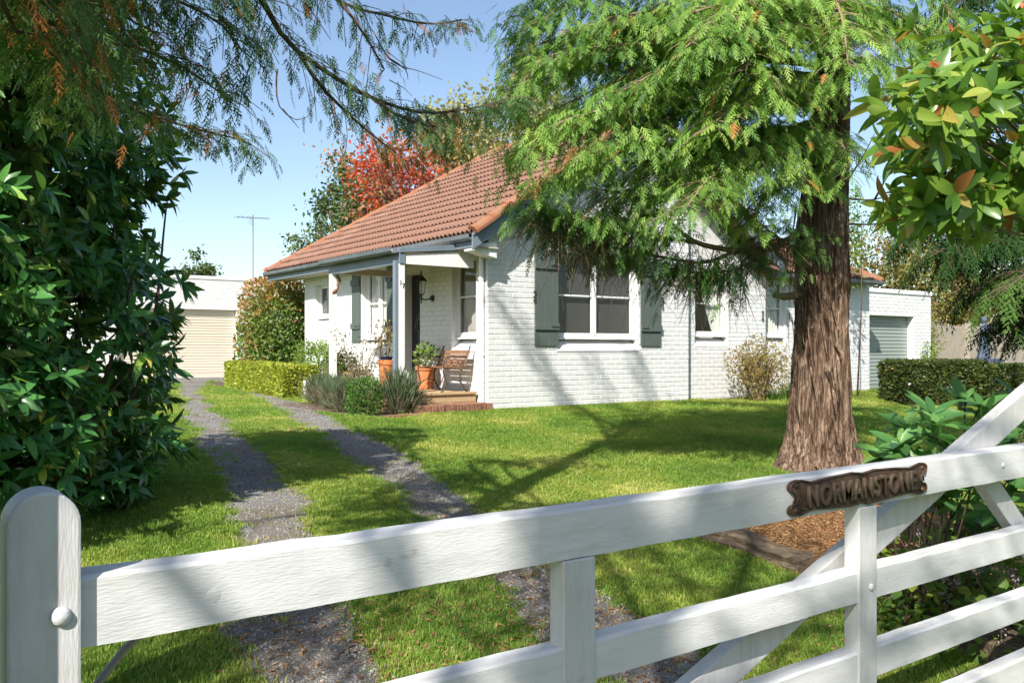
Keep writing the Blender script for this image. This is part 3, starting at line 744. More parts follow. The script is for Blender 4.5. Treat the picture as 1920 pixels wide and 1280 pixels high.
# shutters: boarded, scalloped foot and head, two battens and strap hinges
def shutter(fr, s0, s1, z0, z1, hinge, dog):
    sh = None; n = 6; wd = (s1-s0)/n
    for i in range(n):
        a, b_ = s0+i*wd+.0015, s0+(i+1)*wd-.0015; c = (a+b_)/2; h = (b_-a)/2
        foot = [(c - h*math.cos(t), z0 + .022 - .022*math.sin(t)) for t in np.linspace(0, math.pi, 7)]
        head = [(c + h*math.cos(t), z1 - .018 + .018*math.sin(t)) for t in np.linspace(0, math.pi, 7)]
        mb = MB(); mb.prism(foot + head, .012, .036, fr)
        if sh is None:
            back = MB(); back.box((s0+.02, .009, z0+.08), (s1-.02, .0115, z1-.08), fr); sh = back.build('shutter', M['greentrim'], house)
        mb.build('board', M['greentrim'], sh)
    for zz in (z0+.27, z1-.33):
        mb = MB(); mb.box((s0-.006, .037, zz), (s1+.012, .066, zz+.115), fr); mb.build('batten', M['greentrim'], sh, bevel=.004)
        mb = MB(); a, b_ = (s1-.17, s1+.012) if hinge > 0 else (s0-.006, s0+.17)
        mb.box((a, .067, zz+.045), (b_, .073, zz+.062), fr); mb.build('hinge_strap', M['iron'], sh)
    if dog:
        sc = s0-.015 if dog < 0 else s1+.02; zc = z0 + .82; mb = MB()
        for k in (-1, 1):
            mb.tube([fr(sc + .028*math.cos(t)*(1 if k > 0 else -1)*(1-.06*t), .05, zc + k*.07 + .028*math.sin(t)*(1-.06*t)) for t in np.linspace(-1.6, 4.6, 14)], .0065, 6)
        mb.tube([fr(sc-.01, .045, zc-.08), fr(sc+.012, .05, zc), fr(sc-.01, .045, zc+.08)], .008, 6)
        mb.tube([fr(sc, .0, zc), fr(sc, .06, zc)], .008, 6); mb.build('shutter_hook', M['iron'], house, fix=False)
    return sh
shutter(FR_FRONT, 8.97, 9.47, 1.66, 3.28, 1, -1)
shutter(FR_FRONT, 11.41, 11.92, 1.66, 3.28, -1, 1)
shutter(FL, 16.20, 16.56, 1.74, 3.22, -1, 0)
shutter(FL, 14.82, 15.06, 1.74, 3.22, 1, 0)
for q in range(1):
    mb = MB(); sc, zc = 15.08, 2.30; fr = FRY(YW2)
    for k in (-1, 1): mb.tube([fr(sc + .03*math.cos(t)*k, .03, zc + k*.07 + .03*math.sin(t)) for t in np.linspace(-1.6, 3.2, 9)], .008, 6)
    mb.tube([fr(sc+.015, .03, zc-.1), fr(sc-.01, .03, zc+.1)], .008, 6); mb.tube([fr(sc, 0, zc), fr(sc, .035, zc)], .008, 6); mb.build('shutter_hook', M['iron'], house, fix=False)

# front door, set back in the wall
fd = lambda s, d, z: (X0 + .36 - d, s, z)
mb = MB(); mb.box((13.86, -.05, .90), (14.79, 0, 3.02), fd); door = mb.build('door', M['darkwood'], house)
mb = MB()
for rr in (.30, .24, .12):
    mb.tube([fd(14.32 + rr*math.cos(t), .012, 2.0 + rr*1.15*math.sin(t)) for t in np.linspace(0, math.pi, 18)], .007, 5)
for zz in (1.96, 1.70, 1.62): mb.tube([fd(13.98, .012, zz), fd(14.66, .012, zz)], .006, 5)
for k in range(6): mb.tube([fd(14.1+.08*k, .012, 1.72), fd(14.14+.08*k, .014, 1.84), fd(14.1+.08*k, .012, 1.95)], .006, 5)
mb.build('screen_scroll', M['steel'], door, fix=False)
mb = MB(); mb.tube([fd(13.98, 0, 1.9), fd(13.98, .06, 1.9)], .022, 10); mb.build('door_handle', M['steel'], door)
mb = MB()
mb.box((13.852, -.02, .88), (13.872, .345, 3.028), fd); mb.box((14.778, -.02, .88), (14.798, .345, 3.028), fd); mb.box((13.872, -.02, 3.005), (14.778, .345, 3.028), fd)
mb.build('door_frame', M['white'], house)

# porch ----------------------------------------------------------------------
PXL, PYF, PYB, ZD = 6.61, 11.97, 14.42, .92
mb = MB(); nb = 12
porch = house
deckb = None
for i in range(nb):
    xa = 6.55 + i*(7.99-6.55)/nb
    mb = MB(); mb.box((xa, 11.93, ZD-.035), (xa+(7.99-6.55)/nb-.004, 14.95, ZD), None)
    o = mb.build('deck_board', M['deck'], house, bevel=.003)
mb = MB(); mb.box((6.56, 11.96, .76), (7.985, 12.05, .881)); mb.build('deck_bearer', M['deck'], house, bevel=.006)
mb = MB(); mb.box((6.56, 11.955, .60), (7.985, 12.05, .756)); mb.build('deck_bearer', M['deck'], house, bevel=.006)
mb = MB(); mb.box((6.56, 12.052, .60), (6.62, 14.95, .88)); mb.build('deck_bearer', M['deck'], house, bevel=.006)
k = 0; xa = 6.72
while xa < 7.97:
    wd = .105; mb = MB(); mb.box((xa, 11.60+rnd.uniform(-.012,.012), .56), (xa+wd, 11.94, .755+rnd.uniform(-.008,.006))); mb.build('step_brick', M['redbrick'], house, bevel=.008); xa += wd+.008
xa = 6.05
while xa < 6.68:
    mb = MB(); mb.box((xa, 11.30+rnd.uniform(-.01,.01)+(xa-6.05)*.28, .52), (xa+.2, 11.40+(xa-6.05)*.28, .655)); mb.build('edging_brick', M['redbrick'], house, bevel=.01); xa += .21
def post(x, y, zt, sz=.105):
    mb = MB(); mb.box((x-sz/2, y-sz/2, ZD-.02), (x+sz/2, y+sz/2, zt)); return mb.build('porch_post', M['white'], house, bevel=.006)
post(PXL, PYF+.02, 2.92); post(PXL, PYB, 2.92)
mb = MB(); mb.box((PXL-.12, PYF-.03, .93), (PXL-.056, PYF+.05, 2.96)); mb.build('post_dark_side', M['bluegrey'], house, bevel=.012)  # added grey strip that gives the corner post its dark left side
mb = MB(); mb.box((PXL-.05, PYF-.05, 2.915), (PXL+.05, PYB+.07, 3.08)); mb.build('porch_beam', M['bluegrey'], house, bevel=.005)
mb = MB(); mb.box((PXL+.052, PYB-.03, 2.93), (X0-.01, PYB+.05, 3.04)); mb.build('porch_beam', M['soffit'], house)
pz = lambda x: 3.045 + (x-PXL)*.125      # the skillion roof rises towards the wall
for i in range(11):
    st_ = (7.93-PXL-.06)/11; xa = PXL+.06 + i*st_; xb = xa+st_-.003
    mb = MB(); mb.prism([(xa, 2.915), (xb, 2.915), (xb, pz(xb)), (xa, pz(xa))], 0, .023, FRY(PYF-.012)); mb.build('lining_board', M['white'], house)
mb = MB(); mb.prism([(PXL-.05, pz(PXL-.05)+.042), (7.93, pz(7.93)+.003), (7.93, pz(7.93)+.10), (PXL-.05, pz(PXL-.05)+.11)], -.04, .07, FRY(PYF)); mb.build('porch_plate', M['bluegrey'], house, bevel=.004)
mb = MB(); mb.hexa([(6.47,12.02,3.09),(8.03,12.02,3.16),(8.03,14.52,3.16),(6.47,14.52,3.09),(6.47,12.02,3.13),(8.03,12.02,3.22),(8.03,14.52,3.22),(6.47,14.52,3.13)]); mb.build('porch_roof', M['soffit'], house)
gutter('gutter', (6.50,11.90,3.155), (6.50,14.56,3.155), (-1,0,0))
# carved bracket on the rear post
mb = MB(); mb.tube([(PXL+.05+.05*math.sin(t*2.2)+.03*math.sin(t*5), PYB-.04, 2.88-.14*t) for t in np.linspace(0, 2.3, 12)], [.035,.03,.022,.03,.02,.03,.022,.02,.03,.035,.028,.012], 8); mb.build('post_bracket', M['redbrick'], house, smooth=True)

def text_mesh(body, size, extr, sx=1.0, bevel=0.0, spacing=1.0, fat=0.0):
    c = bpy.data.curves.new('lettering', 'FONT'); c.body = body; c.size = size; c.extrude = extr; c.align_x = 'CENTER'; c.bevel_depth = bevel
    c.bevel_resolution = 1; c.resolution_u = 4; c.space_character = spacing; c.offset = fat
    t = bpy.data.objects.new('lettering', c); COL.objects.link(t)
    dg = bpy.context.evaluated_depsgraph_get(); me = bpy.data.meshes.new_from_object(t.evaluated_get(dg))
    bpy.data.objects.remove(t); bpy.data.curves.remove(c)
    me.transform(Matrix.Diagonal((sx, 1, 1, 1)))
    return me
for ch, dx, zz in (('1', -.022, 2.585), ('7', .026, 2.54)):
    me = text_mesh(ch, .11, .003, .85); me.materials.append(M['iron'])
    o = link('house_number', me, house); o.matrix_world = Matrix.Translation((PXL+dx, PYF+.02-.105/2-.004, zz)) @ Euler((math.pi/2, 0, 0)).to_matrix().to_4x4()
    o.parent = house; o.matrix_parent_inverse = PINV[house.name]

# wall lantern ----------------------------------------------------------------
LC = V3(7.80, 13.40, 2.70)
lan = thing('wall_lantern', 'black carriage lantern with pale glass on the porch wall beside the dark door', 'lantern', (8.03, 13.40, 2.5))
mb = MB(); mb.tube([(8.036,13.40,2.50),(8.0,13.40,2.50)], [.06,.045], 14); mb.tube([(8.0,13.40,2.50),(7.93,13.40,2.475),(7.85,13.40,2.47),(7.80,13.40,2.50)], .013, 8); mb.tube([(7.80,13.40,2.40),(7.80,13.40,2.55)], [.008,.022], 8)
mb.build('bracket', M['iron'], lan, smooth=False)
mb = MB(); mb.lathe(LC, [(.12,.09),(.10,.115),(.045,.175),(.02,.19),(.012,.26),(.003,.29)], 6); mb.build('cap', M['iron'], lan)
mb = MB(); mb.lathe(LC, [(.05,-.15),(.058,-.135)], 6)
for j in range(6):
    a = 2*math.pi*j/6; mb.tube([LC + V3(.055*math.cos(a), .055*math.sin(a), -.14), LC + V3(.098*math.cos(a), .098*math.sin(a), .09)], .006, 5)
mb.build('cage', M['iron'], lan, fix=False)
mb = MB(); mb.lathe(LC, [(.048,-.13),(.088,.085)], 6); mb.build('glass', M['glass'], lan)
mb = MB(); mb.lathe(LC, [(.022,-.13),(.026,-.05),(.024,.04),(.012,.055)], 10); mb.build('candle_tube', M['white'], lan, smooth=True)

# bench -------------------------------------------------------------------------
ZB = ZD
ben = thing('garden_bench', 'weathered garden bench with timber slats and scrolled cast iron ends on the porch', 'bench', (7.68, 12.4, ZB))
BY0, BY1 = 11.99, 12.86
for i in range(4):
    f = i/3; z = ZB+.43+.21*f; x = 7.80+.075*f
    mb = MB(); mb.bar((x, BY0, z), (x, BY1, z), .022, .062, up=(.25,0,1)); mb.build('back_slat', M['slatwood'], ben, bevel=.005)
for i in range(5):
    f = i/4; x = 7.44+.30*f; z = ZB+.405-.03*f+(.0 if i else -.005)
    mb = MB(); mb.bar((x, BY0, z), (x, BY1, z), .062, .02); mb.build('seat_slat', M['slatwood'], ben, bevel=.005)
for y in (BY0+.03, BY1-.03):
    mb = MB()
    mb.tube([(7.40,y,ZB+.39),(7.55,y,ZB+.382),(7.72,y,ZB+.37),(7.79,y,ZB+.42),(7.84,y,ZB+.55),(7.89,y,ZB+.68),(7.91,y,ZB+.73),(7.93,y,ZB+.735)], .014, 7)
    mb.tube([(7.36,y,ZB+.0),(7.41,y,ZB+.04),(7.455,y,ZB+.13),(7.43,y,ZB+.25),(7.40,y,ZB+.33),(7.42,y,ZB+.39)], .014, 7)
    mb.tube([(7.86,y,ZB+.0),(7.80,y,ZB+.05),(7.73,y,ZB+.16),(7.72,y,ZB+.28),(7.75,y,ZB+.38)], .014, 7)
    mb.tube([(7.41,y,ZB+.40),(7.42,y,ZB+.50),(7.48,y,ZB+.565),(7.58,y,ZB+.575),(7.70,y,ZB+.56),(7.83,y,ZB+.57)], .012, 7)
    for cx, cz, rr in ((7.50,.475,.05),(7.62,.475,.06),(7.72,.48,.04)):
        mb.tube([(cx+rr*math.cos(t), y, ZB+cz+rr*math.sin(t)) for t in np.linspace(0, 2*math.pi, 14)], .007, 5, cap=False)
    mb.tube([(7.455,y,ZB+.13),(7.6,y,ZB+.2),(7.73,y,ZB+.16)], .009, 6)
    mb.build('end_frame', M['rustiron'], ben, smooth=True, fix=False)

# pots ------------------------------------------------------------------------------
def pot(name, label, c, r, h, m, rim=True, cat='pot'):
    mb = MB(); prof = [(r*.70,0),(r*.74,.01),(r*.95,h*.82),(r*.96,h*.83),(r*1.08,h*.835),(r*1.1,h*.99),(r*1.04,h),(r*.92,h),(r*.88,h*.86)] if rim else [(r*.35,0),(r*.5,.03),(r*.8,h*.45),(r*1.0,h*.85),(r*1.08,h*.9),(r*1.08,h),(r*.95,h),(r*.85,h*.8)]
    mb.lathe(c, prof, 26); o = mb.build(name, m, smooth=False); 
    return tag(o, label, cat)
pot('terracotta_pot', 'large terracotta pot behind the bench seat, holding a leafy plant', (7.76,13.17,ZD), .17, .40, M['terracotta'])
pot('terracotta_pot', 'slimmer terracotta pot beyond the corner post of the porch', (7.33,13.80,ZD), .14, .50, M['terracotta'])
pot('glazed_pot', 'small dark blue glazed pot set in the slimmer terracotta pot', (7.33,13.80,ZD+.44), .12, .12, M['bluepot'], False)
pot('stone_bowl', 'wide shallow stone bowl planter beside the rear porch post', (6.93,14.66,ZD), .21, .27, M['stonepot'], False, 'planter')

# ------------------------------------------------------------------ outbuildings
def roller_door(fr, s0, s1, z0, z1, m, parent, pitch=.09):
    mb = MB(); n = int((z1-z0)/pitch); prof = []
    for i in range(n):
        z = z0 + (z1-z0)*i/n; h = (z1-z0)/n
        prof += [(z, .0), (z+h*.12, .016), (z+h*.62, .016), (z+h*.74, 0)]
    prof.append((z1, 0)); k = len(prof)
    mb.v = [fr(s0, d, z) for z, d in prof] + [fr(s1, d, z) for z, d in prof]
    mb.f = [(i, i+1, k+i+1, k+i) for i in range(k-1)]
    d_ = mb.build('roller_door', m, parent, fix=False)
    b = MB(); b.box((s0+.01, .017, z0+.002), (s1-.01, .035, z0+.07), fr); b.build('bottom_rail', m, d_)
    return d_
def garage(name, label, x0, x1, y, zb, zt, o, m, depth, back, lockx, lockz, side=True):
    g = thing(name, label, 'garage', ((x0+x1)/2, y, zb)); fr = FRY(y)
    mb = MB(); cells(mb, x0, x1, zb-.2, zt, [o], depth, fr)
    mb.box((x0, y+depth, zb-.2), (x0+.2, y+back, zt-.05)); mb.box((x1-.2, y+depth, zb-.2), (x1, y+back, zt-.05)); mb.box((x0+.2, y+back-.2, zb-.2), (x1-.2, y+back, zt-.05))
    w_ = mb.build('wall', M['mortar'], g)
    bw = MB(); brick_boxes(bricks(x0, x1, zb-.05, zt-.08, [o]), fr, bw)
    brick_boxes(bricks(y, y+back, zb-.05, zt-.08, []), FRX(x0), bw)
    stuff(bw.build('brickwork', M['brick'], w_, fix=False))
    mb = MB(); mb.box((x0-.03, y-.03, zt-.075), (x1+.03, y+back+.02, zt+.03)); mb.build('parapet_cap', M['render'], g, bevel=.01)
    d_ = roller_door(lambda s, d, z: (s, y+depth-.06-d, z), o[0]+.002, o[1]-.002, zb, o[3], m, g)
    mb = MB(); mb.box((lockx-.05, y+depth-.10, lockz), (lockx+.05, y+depth-.075, lockz+.05)); mb.build('lock', M['steel'], d_)
    mb = MB()
    mb.box((o[0]-.001, y-.008, o[3]-.012), (o[1]+.001, y+depth-.09, o[3]+.002)) ; mb.build('lintel_face', M['render'], g)
    mb = MB(); mb.box((o[1]-.014, y-.004, zb-.02), (o[1]+.002, y+depth-.08, o[3]-.013)); mb.build('jamb_face', M['render'], g)
    return g
garage('garage', 'white painted brick flat-roofed garage with a grey-green roller door beside the cottage', 19.32, 22.90, 12.5, .62, 3.09, (19.76, 22.08, .3, 2.46), M['doorgreen'], .26, 5.5, 20.75, 1.55)
garage('garage', 'cream roller door garage of white brick at the end of the gravel drive', 5.6, 10.45, 29.6, .73, 3.98, (6.3, 10.08, .3, 2.92), M['doorcream'], .22, 6.0, 8.05, 1.93)

# television aerial on the far garage
an = thing('television_aerial', 'thin television aerial on a tall mast above the far garage', 'aerial', (10.2, 33.0, 4.0))
mb = MB(); ax, ay = 11.85, 33.0
an.location = (ax, ay, 4.0); PINV[an.name] = Matrix.Translation((-ax, -ay, -4.0))
mb.tube([(ax,ay,.6),(ax,ay,6.7)], .022, 6); mb.build('mast', M['aluminium'], an)
mb = MB(); mb.tube([(ax-.65,ay,6.55),(ax+.65,ay,6.62)], .012, 5)
for i in range(9):
    xx = ax-.6+.15*i; L = .42-.03*i; mb.tube([(xx,ay-L,6.56),(xx,ay+L,6.58)], .007, 4)
for i in range(4): mb.tube([(ax-.3,ay-.35,6.35+.08*i),(ax+.1,ay+.35,6.35+.08*i)], .007, 4)
mb.build('element_array', M['aluminium'], an, fix=False)
an2 = MB(); p = at(1673, 445, 33); an2.tube([(p.x,p.y,.6),(p.x,p.y,p.z+.3)], .03, 6); tag(an2.build('pole', M['aluminium']), 'thin pale pole rising from the shrubs behind the flat-roofed garage', 'pole')

# paling fence at the far right
fe = thing('paling_fence', 'weathered grey timber paling fence behind the statue', 'fence', (27, 14.2, .62))
for i in range(86):
    x = 23.0 + i*.125; h = 1.72 + rnd.uniform(-.04,.04)
    mb = MB(); mb.prism([(x, .5), (x+.112, .5), (x+.112, .62+h-.02), (x+.056, .62+h+rnd.uniform(0,.02)), (x, .62+h-.02)], 0, .018, FRY(14.2)); mb.build('paling', M['paling'], fe)
for zz in (.95, 1.95):
    mb = MB(); mb.box((23, 14.21, zz), (33.8, 14.26, zz+.07)); mb.build('rail', M['paling'], fe)
for i in range(5):
    mb = MB(); mb.box((23.2+i*2.4, 14.02, .5), (23.36+i*2.4, 14.18, 2.42)); mb.build('post', M['paling'], fe, bevel=.01)

# statue ----------------------------------------------------------------------------
SX, SY = 21.35, 10.35
st = thing('statue', 'dark blue-grey stone statue of a draped woman standing above the clipped hedge', 'statue', (SX, SY, .55))
def ringbody(prof, n=28):
    mb = MB()
    for (z, rx, ry, cx, cy, fold) in prof:
        for j in range(n):
            a = 2*math.pi*j/n; q = 1 + fold*math.sin(a*7+z*3)
            mb.v.append((SX+cx+rx*q*math.cos(a), SY+cy+ry*q*math.sin(a), 1.38+z))
    for i in range(len(prof)-1):
        for j in range(n):
            j2 = (j+1) % n; mb.f.append((i*n+j, i*n+j2, (i+1)*n+j2, (i+1)*n+j))
    mb.f.append(tuple(reversed(range(n)))); mb.f.append(tuple((len(prof)-1)*n+j for j in range(n)))
    return mb
mb = ringbody([(0,.16,.14,-.02,0,.05),(.03,.165,.14,-.02,0,.10),(.10,.13,.12,-.01,0,.14),(.25,.115,.105,0,0,.12),(.42,.12,.105,.01,0,.09),(.52,.11,.10,.015,0,.06),(.60,.085,.075,.01,0,.03),(.68,.105,.085,.0,-.01,.02),(.75,.125,.075,.0,0,.01),(.79,.10,.06,0,0,0),(.81,.042,.042,0,0,0),(.84,.038,.04,-.005,0,0),(.86,.05,.055,-.01,0,0),(.90,.062,.068,-.015,0,0),(.95,.062,.07,-.015,0,0),(.985,.045,.05,-.01,0,0),(1.0,.018,.02,-.005,0,0)])
for pts, rr in (([(-.11,0,.75),(-.17,-.06,.66),(-.15,-.14,.60),(-.02,-.16,.64)], [.04,.036,.032,.026]), ([(.11,0,.75),(.16,-.05,.64),(.10,-.14,.60),(-.0,-.16,.66)], [.04,.036,.032,.026])):
    mb.tube([(SX+a, SY+b_, 1.38+c) for a, b_, c in pts], rr, 8)
mb.build('draped_figure', M['statue'], st, smooth=True)
mb = MB(); mb.lathe((SX-.02, SY-.17, 1.38+.62), [(.03,0),(.055,.05),(.06,.10),(.03,.15),(.045,.18)], 12); mb.build('urn', M['statue'], st, smooth=True)
mb = MB(); mb.box((SX-.26,SY-.24,.45),(SX+.26,SY+.24,1.28)); mb.box((SX-.31,SY-.29,1.281),(SX+.31,SY+.29,1.379)); mb.build('pedestal', M['statue'], st, bevel=.015)

# ------------------------------------------------------------------ gate
YG = 1.80
gate = thing('field_gate', 'white painted timber five-bar gate across the drive', 'gate', (2.5, YG, 0))
def gl(s, d, z): return (s, YG - d, z)
GXR = 4.72
mb = MB()
pts = [(.197, .06)] + [(.318, .06)]
arc = [(.2575 + .0605*math.cos(t), 1.30 + .062*math.sin(t)) for t in np.linspace(0, math.pi, 17)]
mb.prism([(.197,.08),(.318,.08)] + arc, -.075, .022, gl); mb.build('stile', M['gatewhite_v'], gate, bevel=.006)
mb = MB(); mb.lathe((0,0,0), [(.018,0),(.0185,.004),(.016,.009),(.009,.0125),(.002,.014)], 16)
bolt_me = bpy.data.meshes.new('bolt_head'); bolt_me.from_pydata(mb.v, [], mb.f); bolt_me.materials.append(M['gatewhite']); bolt_me.polygons.foreach_set('use_smooth', [True]*len(bolt_me.polygons))
def bolt(s, d, z, sc=1.0, flat=1.0):
    o = bpy.data.objects.new('bolt_head', bolt_me); COL.objects.link(o); o.parent = gate; o.matrix_parent_inverse = PINV[gate.name]
    o.matrix_basis = Matrix.Translation(gl(s, d, z)) @ Euler((math.pi/2, 0, 0)).to_matrix().to_4x4() @ Matrix.Diagonal((sc, sc, sc*flat, 1))
bolt(.283, .022, 1.136, .95)
def rail(z0, z1, th=.062, wav=.002, name='rail'):
    n = 40; mb = MB(); c = .008
    prof = [(-th, z0), (0, z0), (0, z1-c), (-c, z1), (-th, z1)]
    m_ = len(prof)
    for i in range(n+1):
        s = .319 + (GXR-.319)*i/n; w1, w2 = rnd.uniform(-wav, wav), rnd.uniform(-wav, wav)
        for d, z in prof: mb.v.append(gl(s, d + (w1*.5 if d == 0 else 0), z + (w1 if z == z0 else w2)))
    for i in range(n):
        for j in range(m_):
            j2 = (j+1) % m_; mb.f.append((i*m_+j, i*m_+j2, (i+1)*m_+j2, (i+1)*m_+j))
    mb.f.append(tuple(range(m_))); mb.f.append(tuple(n*m_+j for j in range(m_)))
    return mb.build(name, M['gatewhite'], gate)
rail(1.063, 1.196, .075, name='top_rail')
rail(.728, .836); rail(.445, .553); rail(.17, .278)
def upright(s0, s1, d1=.006, z0=.10, z1=1.0615):
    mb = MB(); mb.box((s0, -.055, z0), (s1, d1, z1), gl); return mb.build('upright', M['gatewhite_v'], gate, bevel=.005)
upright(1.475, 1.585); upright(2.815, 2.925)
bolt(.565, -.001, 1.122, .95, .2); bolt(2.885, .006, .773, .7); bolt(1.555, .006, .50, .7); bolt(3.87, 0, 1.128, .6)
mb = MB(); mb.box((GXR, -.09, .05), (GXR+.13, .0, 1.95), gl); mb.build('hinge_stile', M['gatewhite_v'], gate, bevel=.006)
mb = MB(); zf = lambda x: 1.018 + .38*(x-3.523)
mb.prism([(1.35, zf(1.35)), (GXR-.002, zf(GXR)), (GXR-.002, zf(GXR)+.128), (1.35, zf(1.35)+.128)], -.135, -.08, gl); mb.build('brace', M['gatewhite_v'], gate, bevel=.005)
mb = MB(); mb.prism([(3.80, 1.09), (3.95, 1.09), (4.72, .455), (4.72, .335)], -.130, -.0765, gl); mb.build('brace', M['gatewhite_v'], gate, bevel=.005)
mb = MB(); mb.tube([(.30,1.88,.90),(.36,1.93,.93),(.43,1.95,1.0),(.50,1.94,1.06),(.53,1.90,1.10)], .009, 8); mb.build('latch_rod', M['steel'], gate, smooth=True)
# name plate
PC = 2.835; PZ = 1.131; PW, PH = .85, .120
pl = thing('name_plate', 'rusty cast iron name plate with raised lettering screwed to the top rail', 'sign', gl(PC, .002, PZ))
def plate_outline(k=1.0):
    hw, hh = PW/2*k, PH/2*(1 - (1-k)*2.2); P = []
    def lobe(cx, cz, a0, a1, rx, rz): return [(cx + rx*math.cos(t), cz + rz*math.sin(t)) for t in np.linspace(a0, a1, 9)]
    rx, rz = .048, .022
    P += lobe(-hw+rx, hh-rz, math.pi*1.25, math.pi*.45, rx, rz)
    P += [(-hw*.72, hh*.78), (-hw*.45, hh*.92), (-hw*.15, hh*1.0), (0, hh*.86), (hw*.15, hh*1.0), (hw*.45, hh*.92), (hw*.72, hh*.78)]
    P += lobe(hw-rx, hh-rz, math.pi*.55, -math.pi*.25, rx, rz)
    P += [(hw*.915, .012), (hw*.90, -.004), (hw*.93, -.022)]
    P += lobe(hw-rx, -hh+rz, math.pi*.25, -math.pi*.55, rx, rz)
    P += [(hw*.72, -hh*.78), (hw*.45, -hh*.88), (hw*.2, -hh*.98), (.02, -hh*1.02), (0, -hh*.88), (-hw*.18, -hh*1.0), (-hw*.45, -hh*.9), (-hw*.72, -hh*.78)]
    P += lobe(-hw+rx, -hh+rz, math.pi*1.55, math.pi*.75, rx, rz)
    P += [(-hw*.93, -.02), (-hw*.90, -.002), (-hw*.915, .014)]
    return P
plg = lambda s, d, z: gl(PC+s, d, PZ+z)
M['rust'] = mat('rusted_cast_iron', (.030,.020,.015), .62, [(.065,.042,.030),(.12,.072,.048),(.06,.048,.044)], 14, .7, 60, metal=.35, bdist=.004)
mb = MB(); mb.prism(plate_outline(), .001, .009, plg); mb.build('plate', M['rust'], pl, bevel=.002)
mb = MB(); oo = plate_outline(.975); mb.tube([plg(a, .010, b_) for a, b_ in oo + oo[:1]], .0035, 6, cap=False)
for sx in (-1, 1):
    mb.tube([plg(sx*.385, .010, -.05), plg(sx*.36, .010, -.035), plg(sx*.33, .010, -.045), plg(sx*.27, .010, -.046)], .003, 5)
    mb.tube([plg(sx*.40, .010, .035), plg(sx*.385, .010, .015), plg(sx*.395, .010, -.01)], .003, 5)
mb.build('rim', M['rust'], pl, smooth=True, fix=False)
M['letter'] = mat('worn_letter_iron', (.10,.068,.048), .5, [(.17,.12,.085)], 20, .3, 60, metal=.3, bdist=.003)
me = text_mesh('NORMANSTONE', .098, .0065, 1.17, .001, 1.16, .0008); me.materials.append(M['letter'])
mw = max(v.co.x for v in me.vertices) - min(v.co.x for v in me.vertices)
me.transform(Matrix.Diagonal((.655/mw, 1, 1, 1)))
o = link('lettering', me, pl); o.matrix_basis = Matrix.Translation(plg(.0, .013, -.034)) @ Euler((math.pi/2, 0, 0)).to_matrix().to_4x4()
for sx, sz in ((-1,1),(1,1),(1,-1),(-1,-1)):
    mb = MB(); c0 = plg(sx*.385, .009, sz*.041); mb.tube([c0, (c0[0], c0[1]-.005, c0[2])], [.008,.006], 10); mb.build('screw', M['ridge'] if (sx, sz) == (1,-1) else M['rust'], pl)
# gatepost just outside the picture
mb = MB(); mb.box((-.12, 1.66, -.1), (.105, 1.86, 1.75)); tag(mb.build('gatepost', M['log'], bevel=.012), 'dark weathered timber gatepost that the white gate latches against', 'post')

# ------------------------------------------------------------------ timber edging
def log(name, label, a, b_, r, seed):
    rr = np.random.RandomState(seed); n, m_ = 26, 18; V = []; F = []
    a, b_ = Vector(a), Vector(b_); d = (b_-a).normalized(); sd = d.cross(V3(0,0,1)).normalized(); up = sd.cross(d)
    ph = rr.uniform(0, 6, 6)
    for i in range(n):
        f = i/(n-1); p = a.lerp(b_, f) + sd*.02*math.sin(f*5+ph[0]) + up*.01*math.sin(f*9+ph[1])
        er = r*(1 + .10*math.sin(f*7+ph[2])) * (1 if 0 < i < n-1 else .75)
        for j in range(m_):
            t = 2*math.pi*j/m_; q = er*(1 + .13*math.sin(t*5+ph[3]+f*2) + .08*math.sin(t*9+ph[4]) + rr.uniform(-.07,.07))
            c, s_ = math.cos(t), math.sin(t); sq = .75 + .25*max(abs(c), abs(s_))
            V.append(tuple(p + sd*q*c*1.15/sq + up*q*s_*.85/sq))
    for i in range(n-1):
        for j in range(m_): F.append((i*m_+j, i*m_+(j+1) % m_, (i+1)*m_+(j+1) % m_, (i+1)*m_+j))
    F += [tuple(reversed(range(m_))), tuple((n-1)*m_+j for j in range(m_))]
    mb = MB(); mb.v = V; mb.f = F; o = mb.build(name, M['log']); return tag(o, label, 'log')
log('timber_log', 'short rotten log edging the lawn below the name plate', (5.22,4.72,.21), (5.10,3.62,.15), .10, 1)
log('timber_log', 'long dark log lying beside the mulch behind the lower gate rails', (5.32,3.42,.13), (4.55,1.95,.06), .12, 2)

# ------------------------------------------------------------------ vegetation helpers
def catmull(P, step):
    P = [np.array(p, float) for p in P]; P = [2*P[0]-P[1]] + P + [2*P[-1]-P[-2]]; out = []
    for i in range(1, len(P)-2):
        n = max(2, int(np.linalg.norm(P[i+1]-P[i]) / step))
        for k in range(n):
            t = k/n; a, b_, c, d = P[i-1], P[i], P[i+1], P[i+2]
            out.append(.5*((2*b_) + (-a+c)*t + (2*a-5*b_+4*c-d)*t*t + (-a+3*b_-3*c+d)*t**3))
    out.append(P[-2]); return np.array(out)

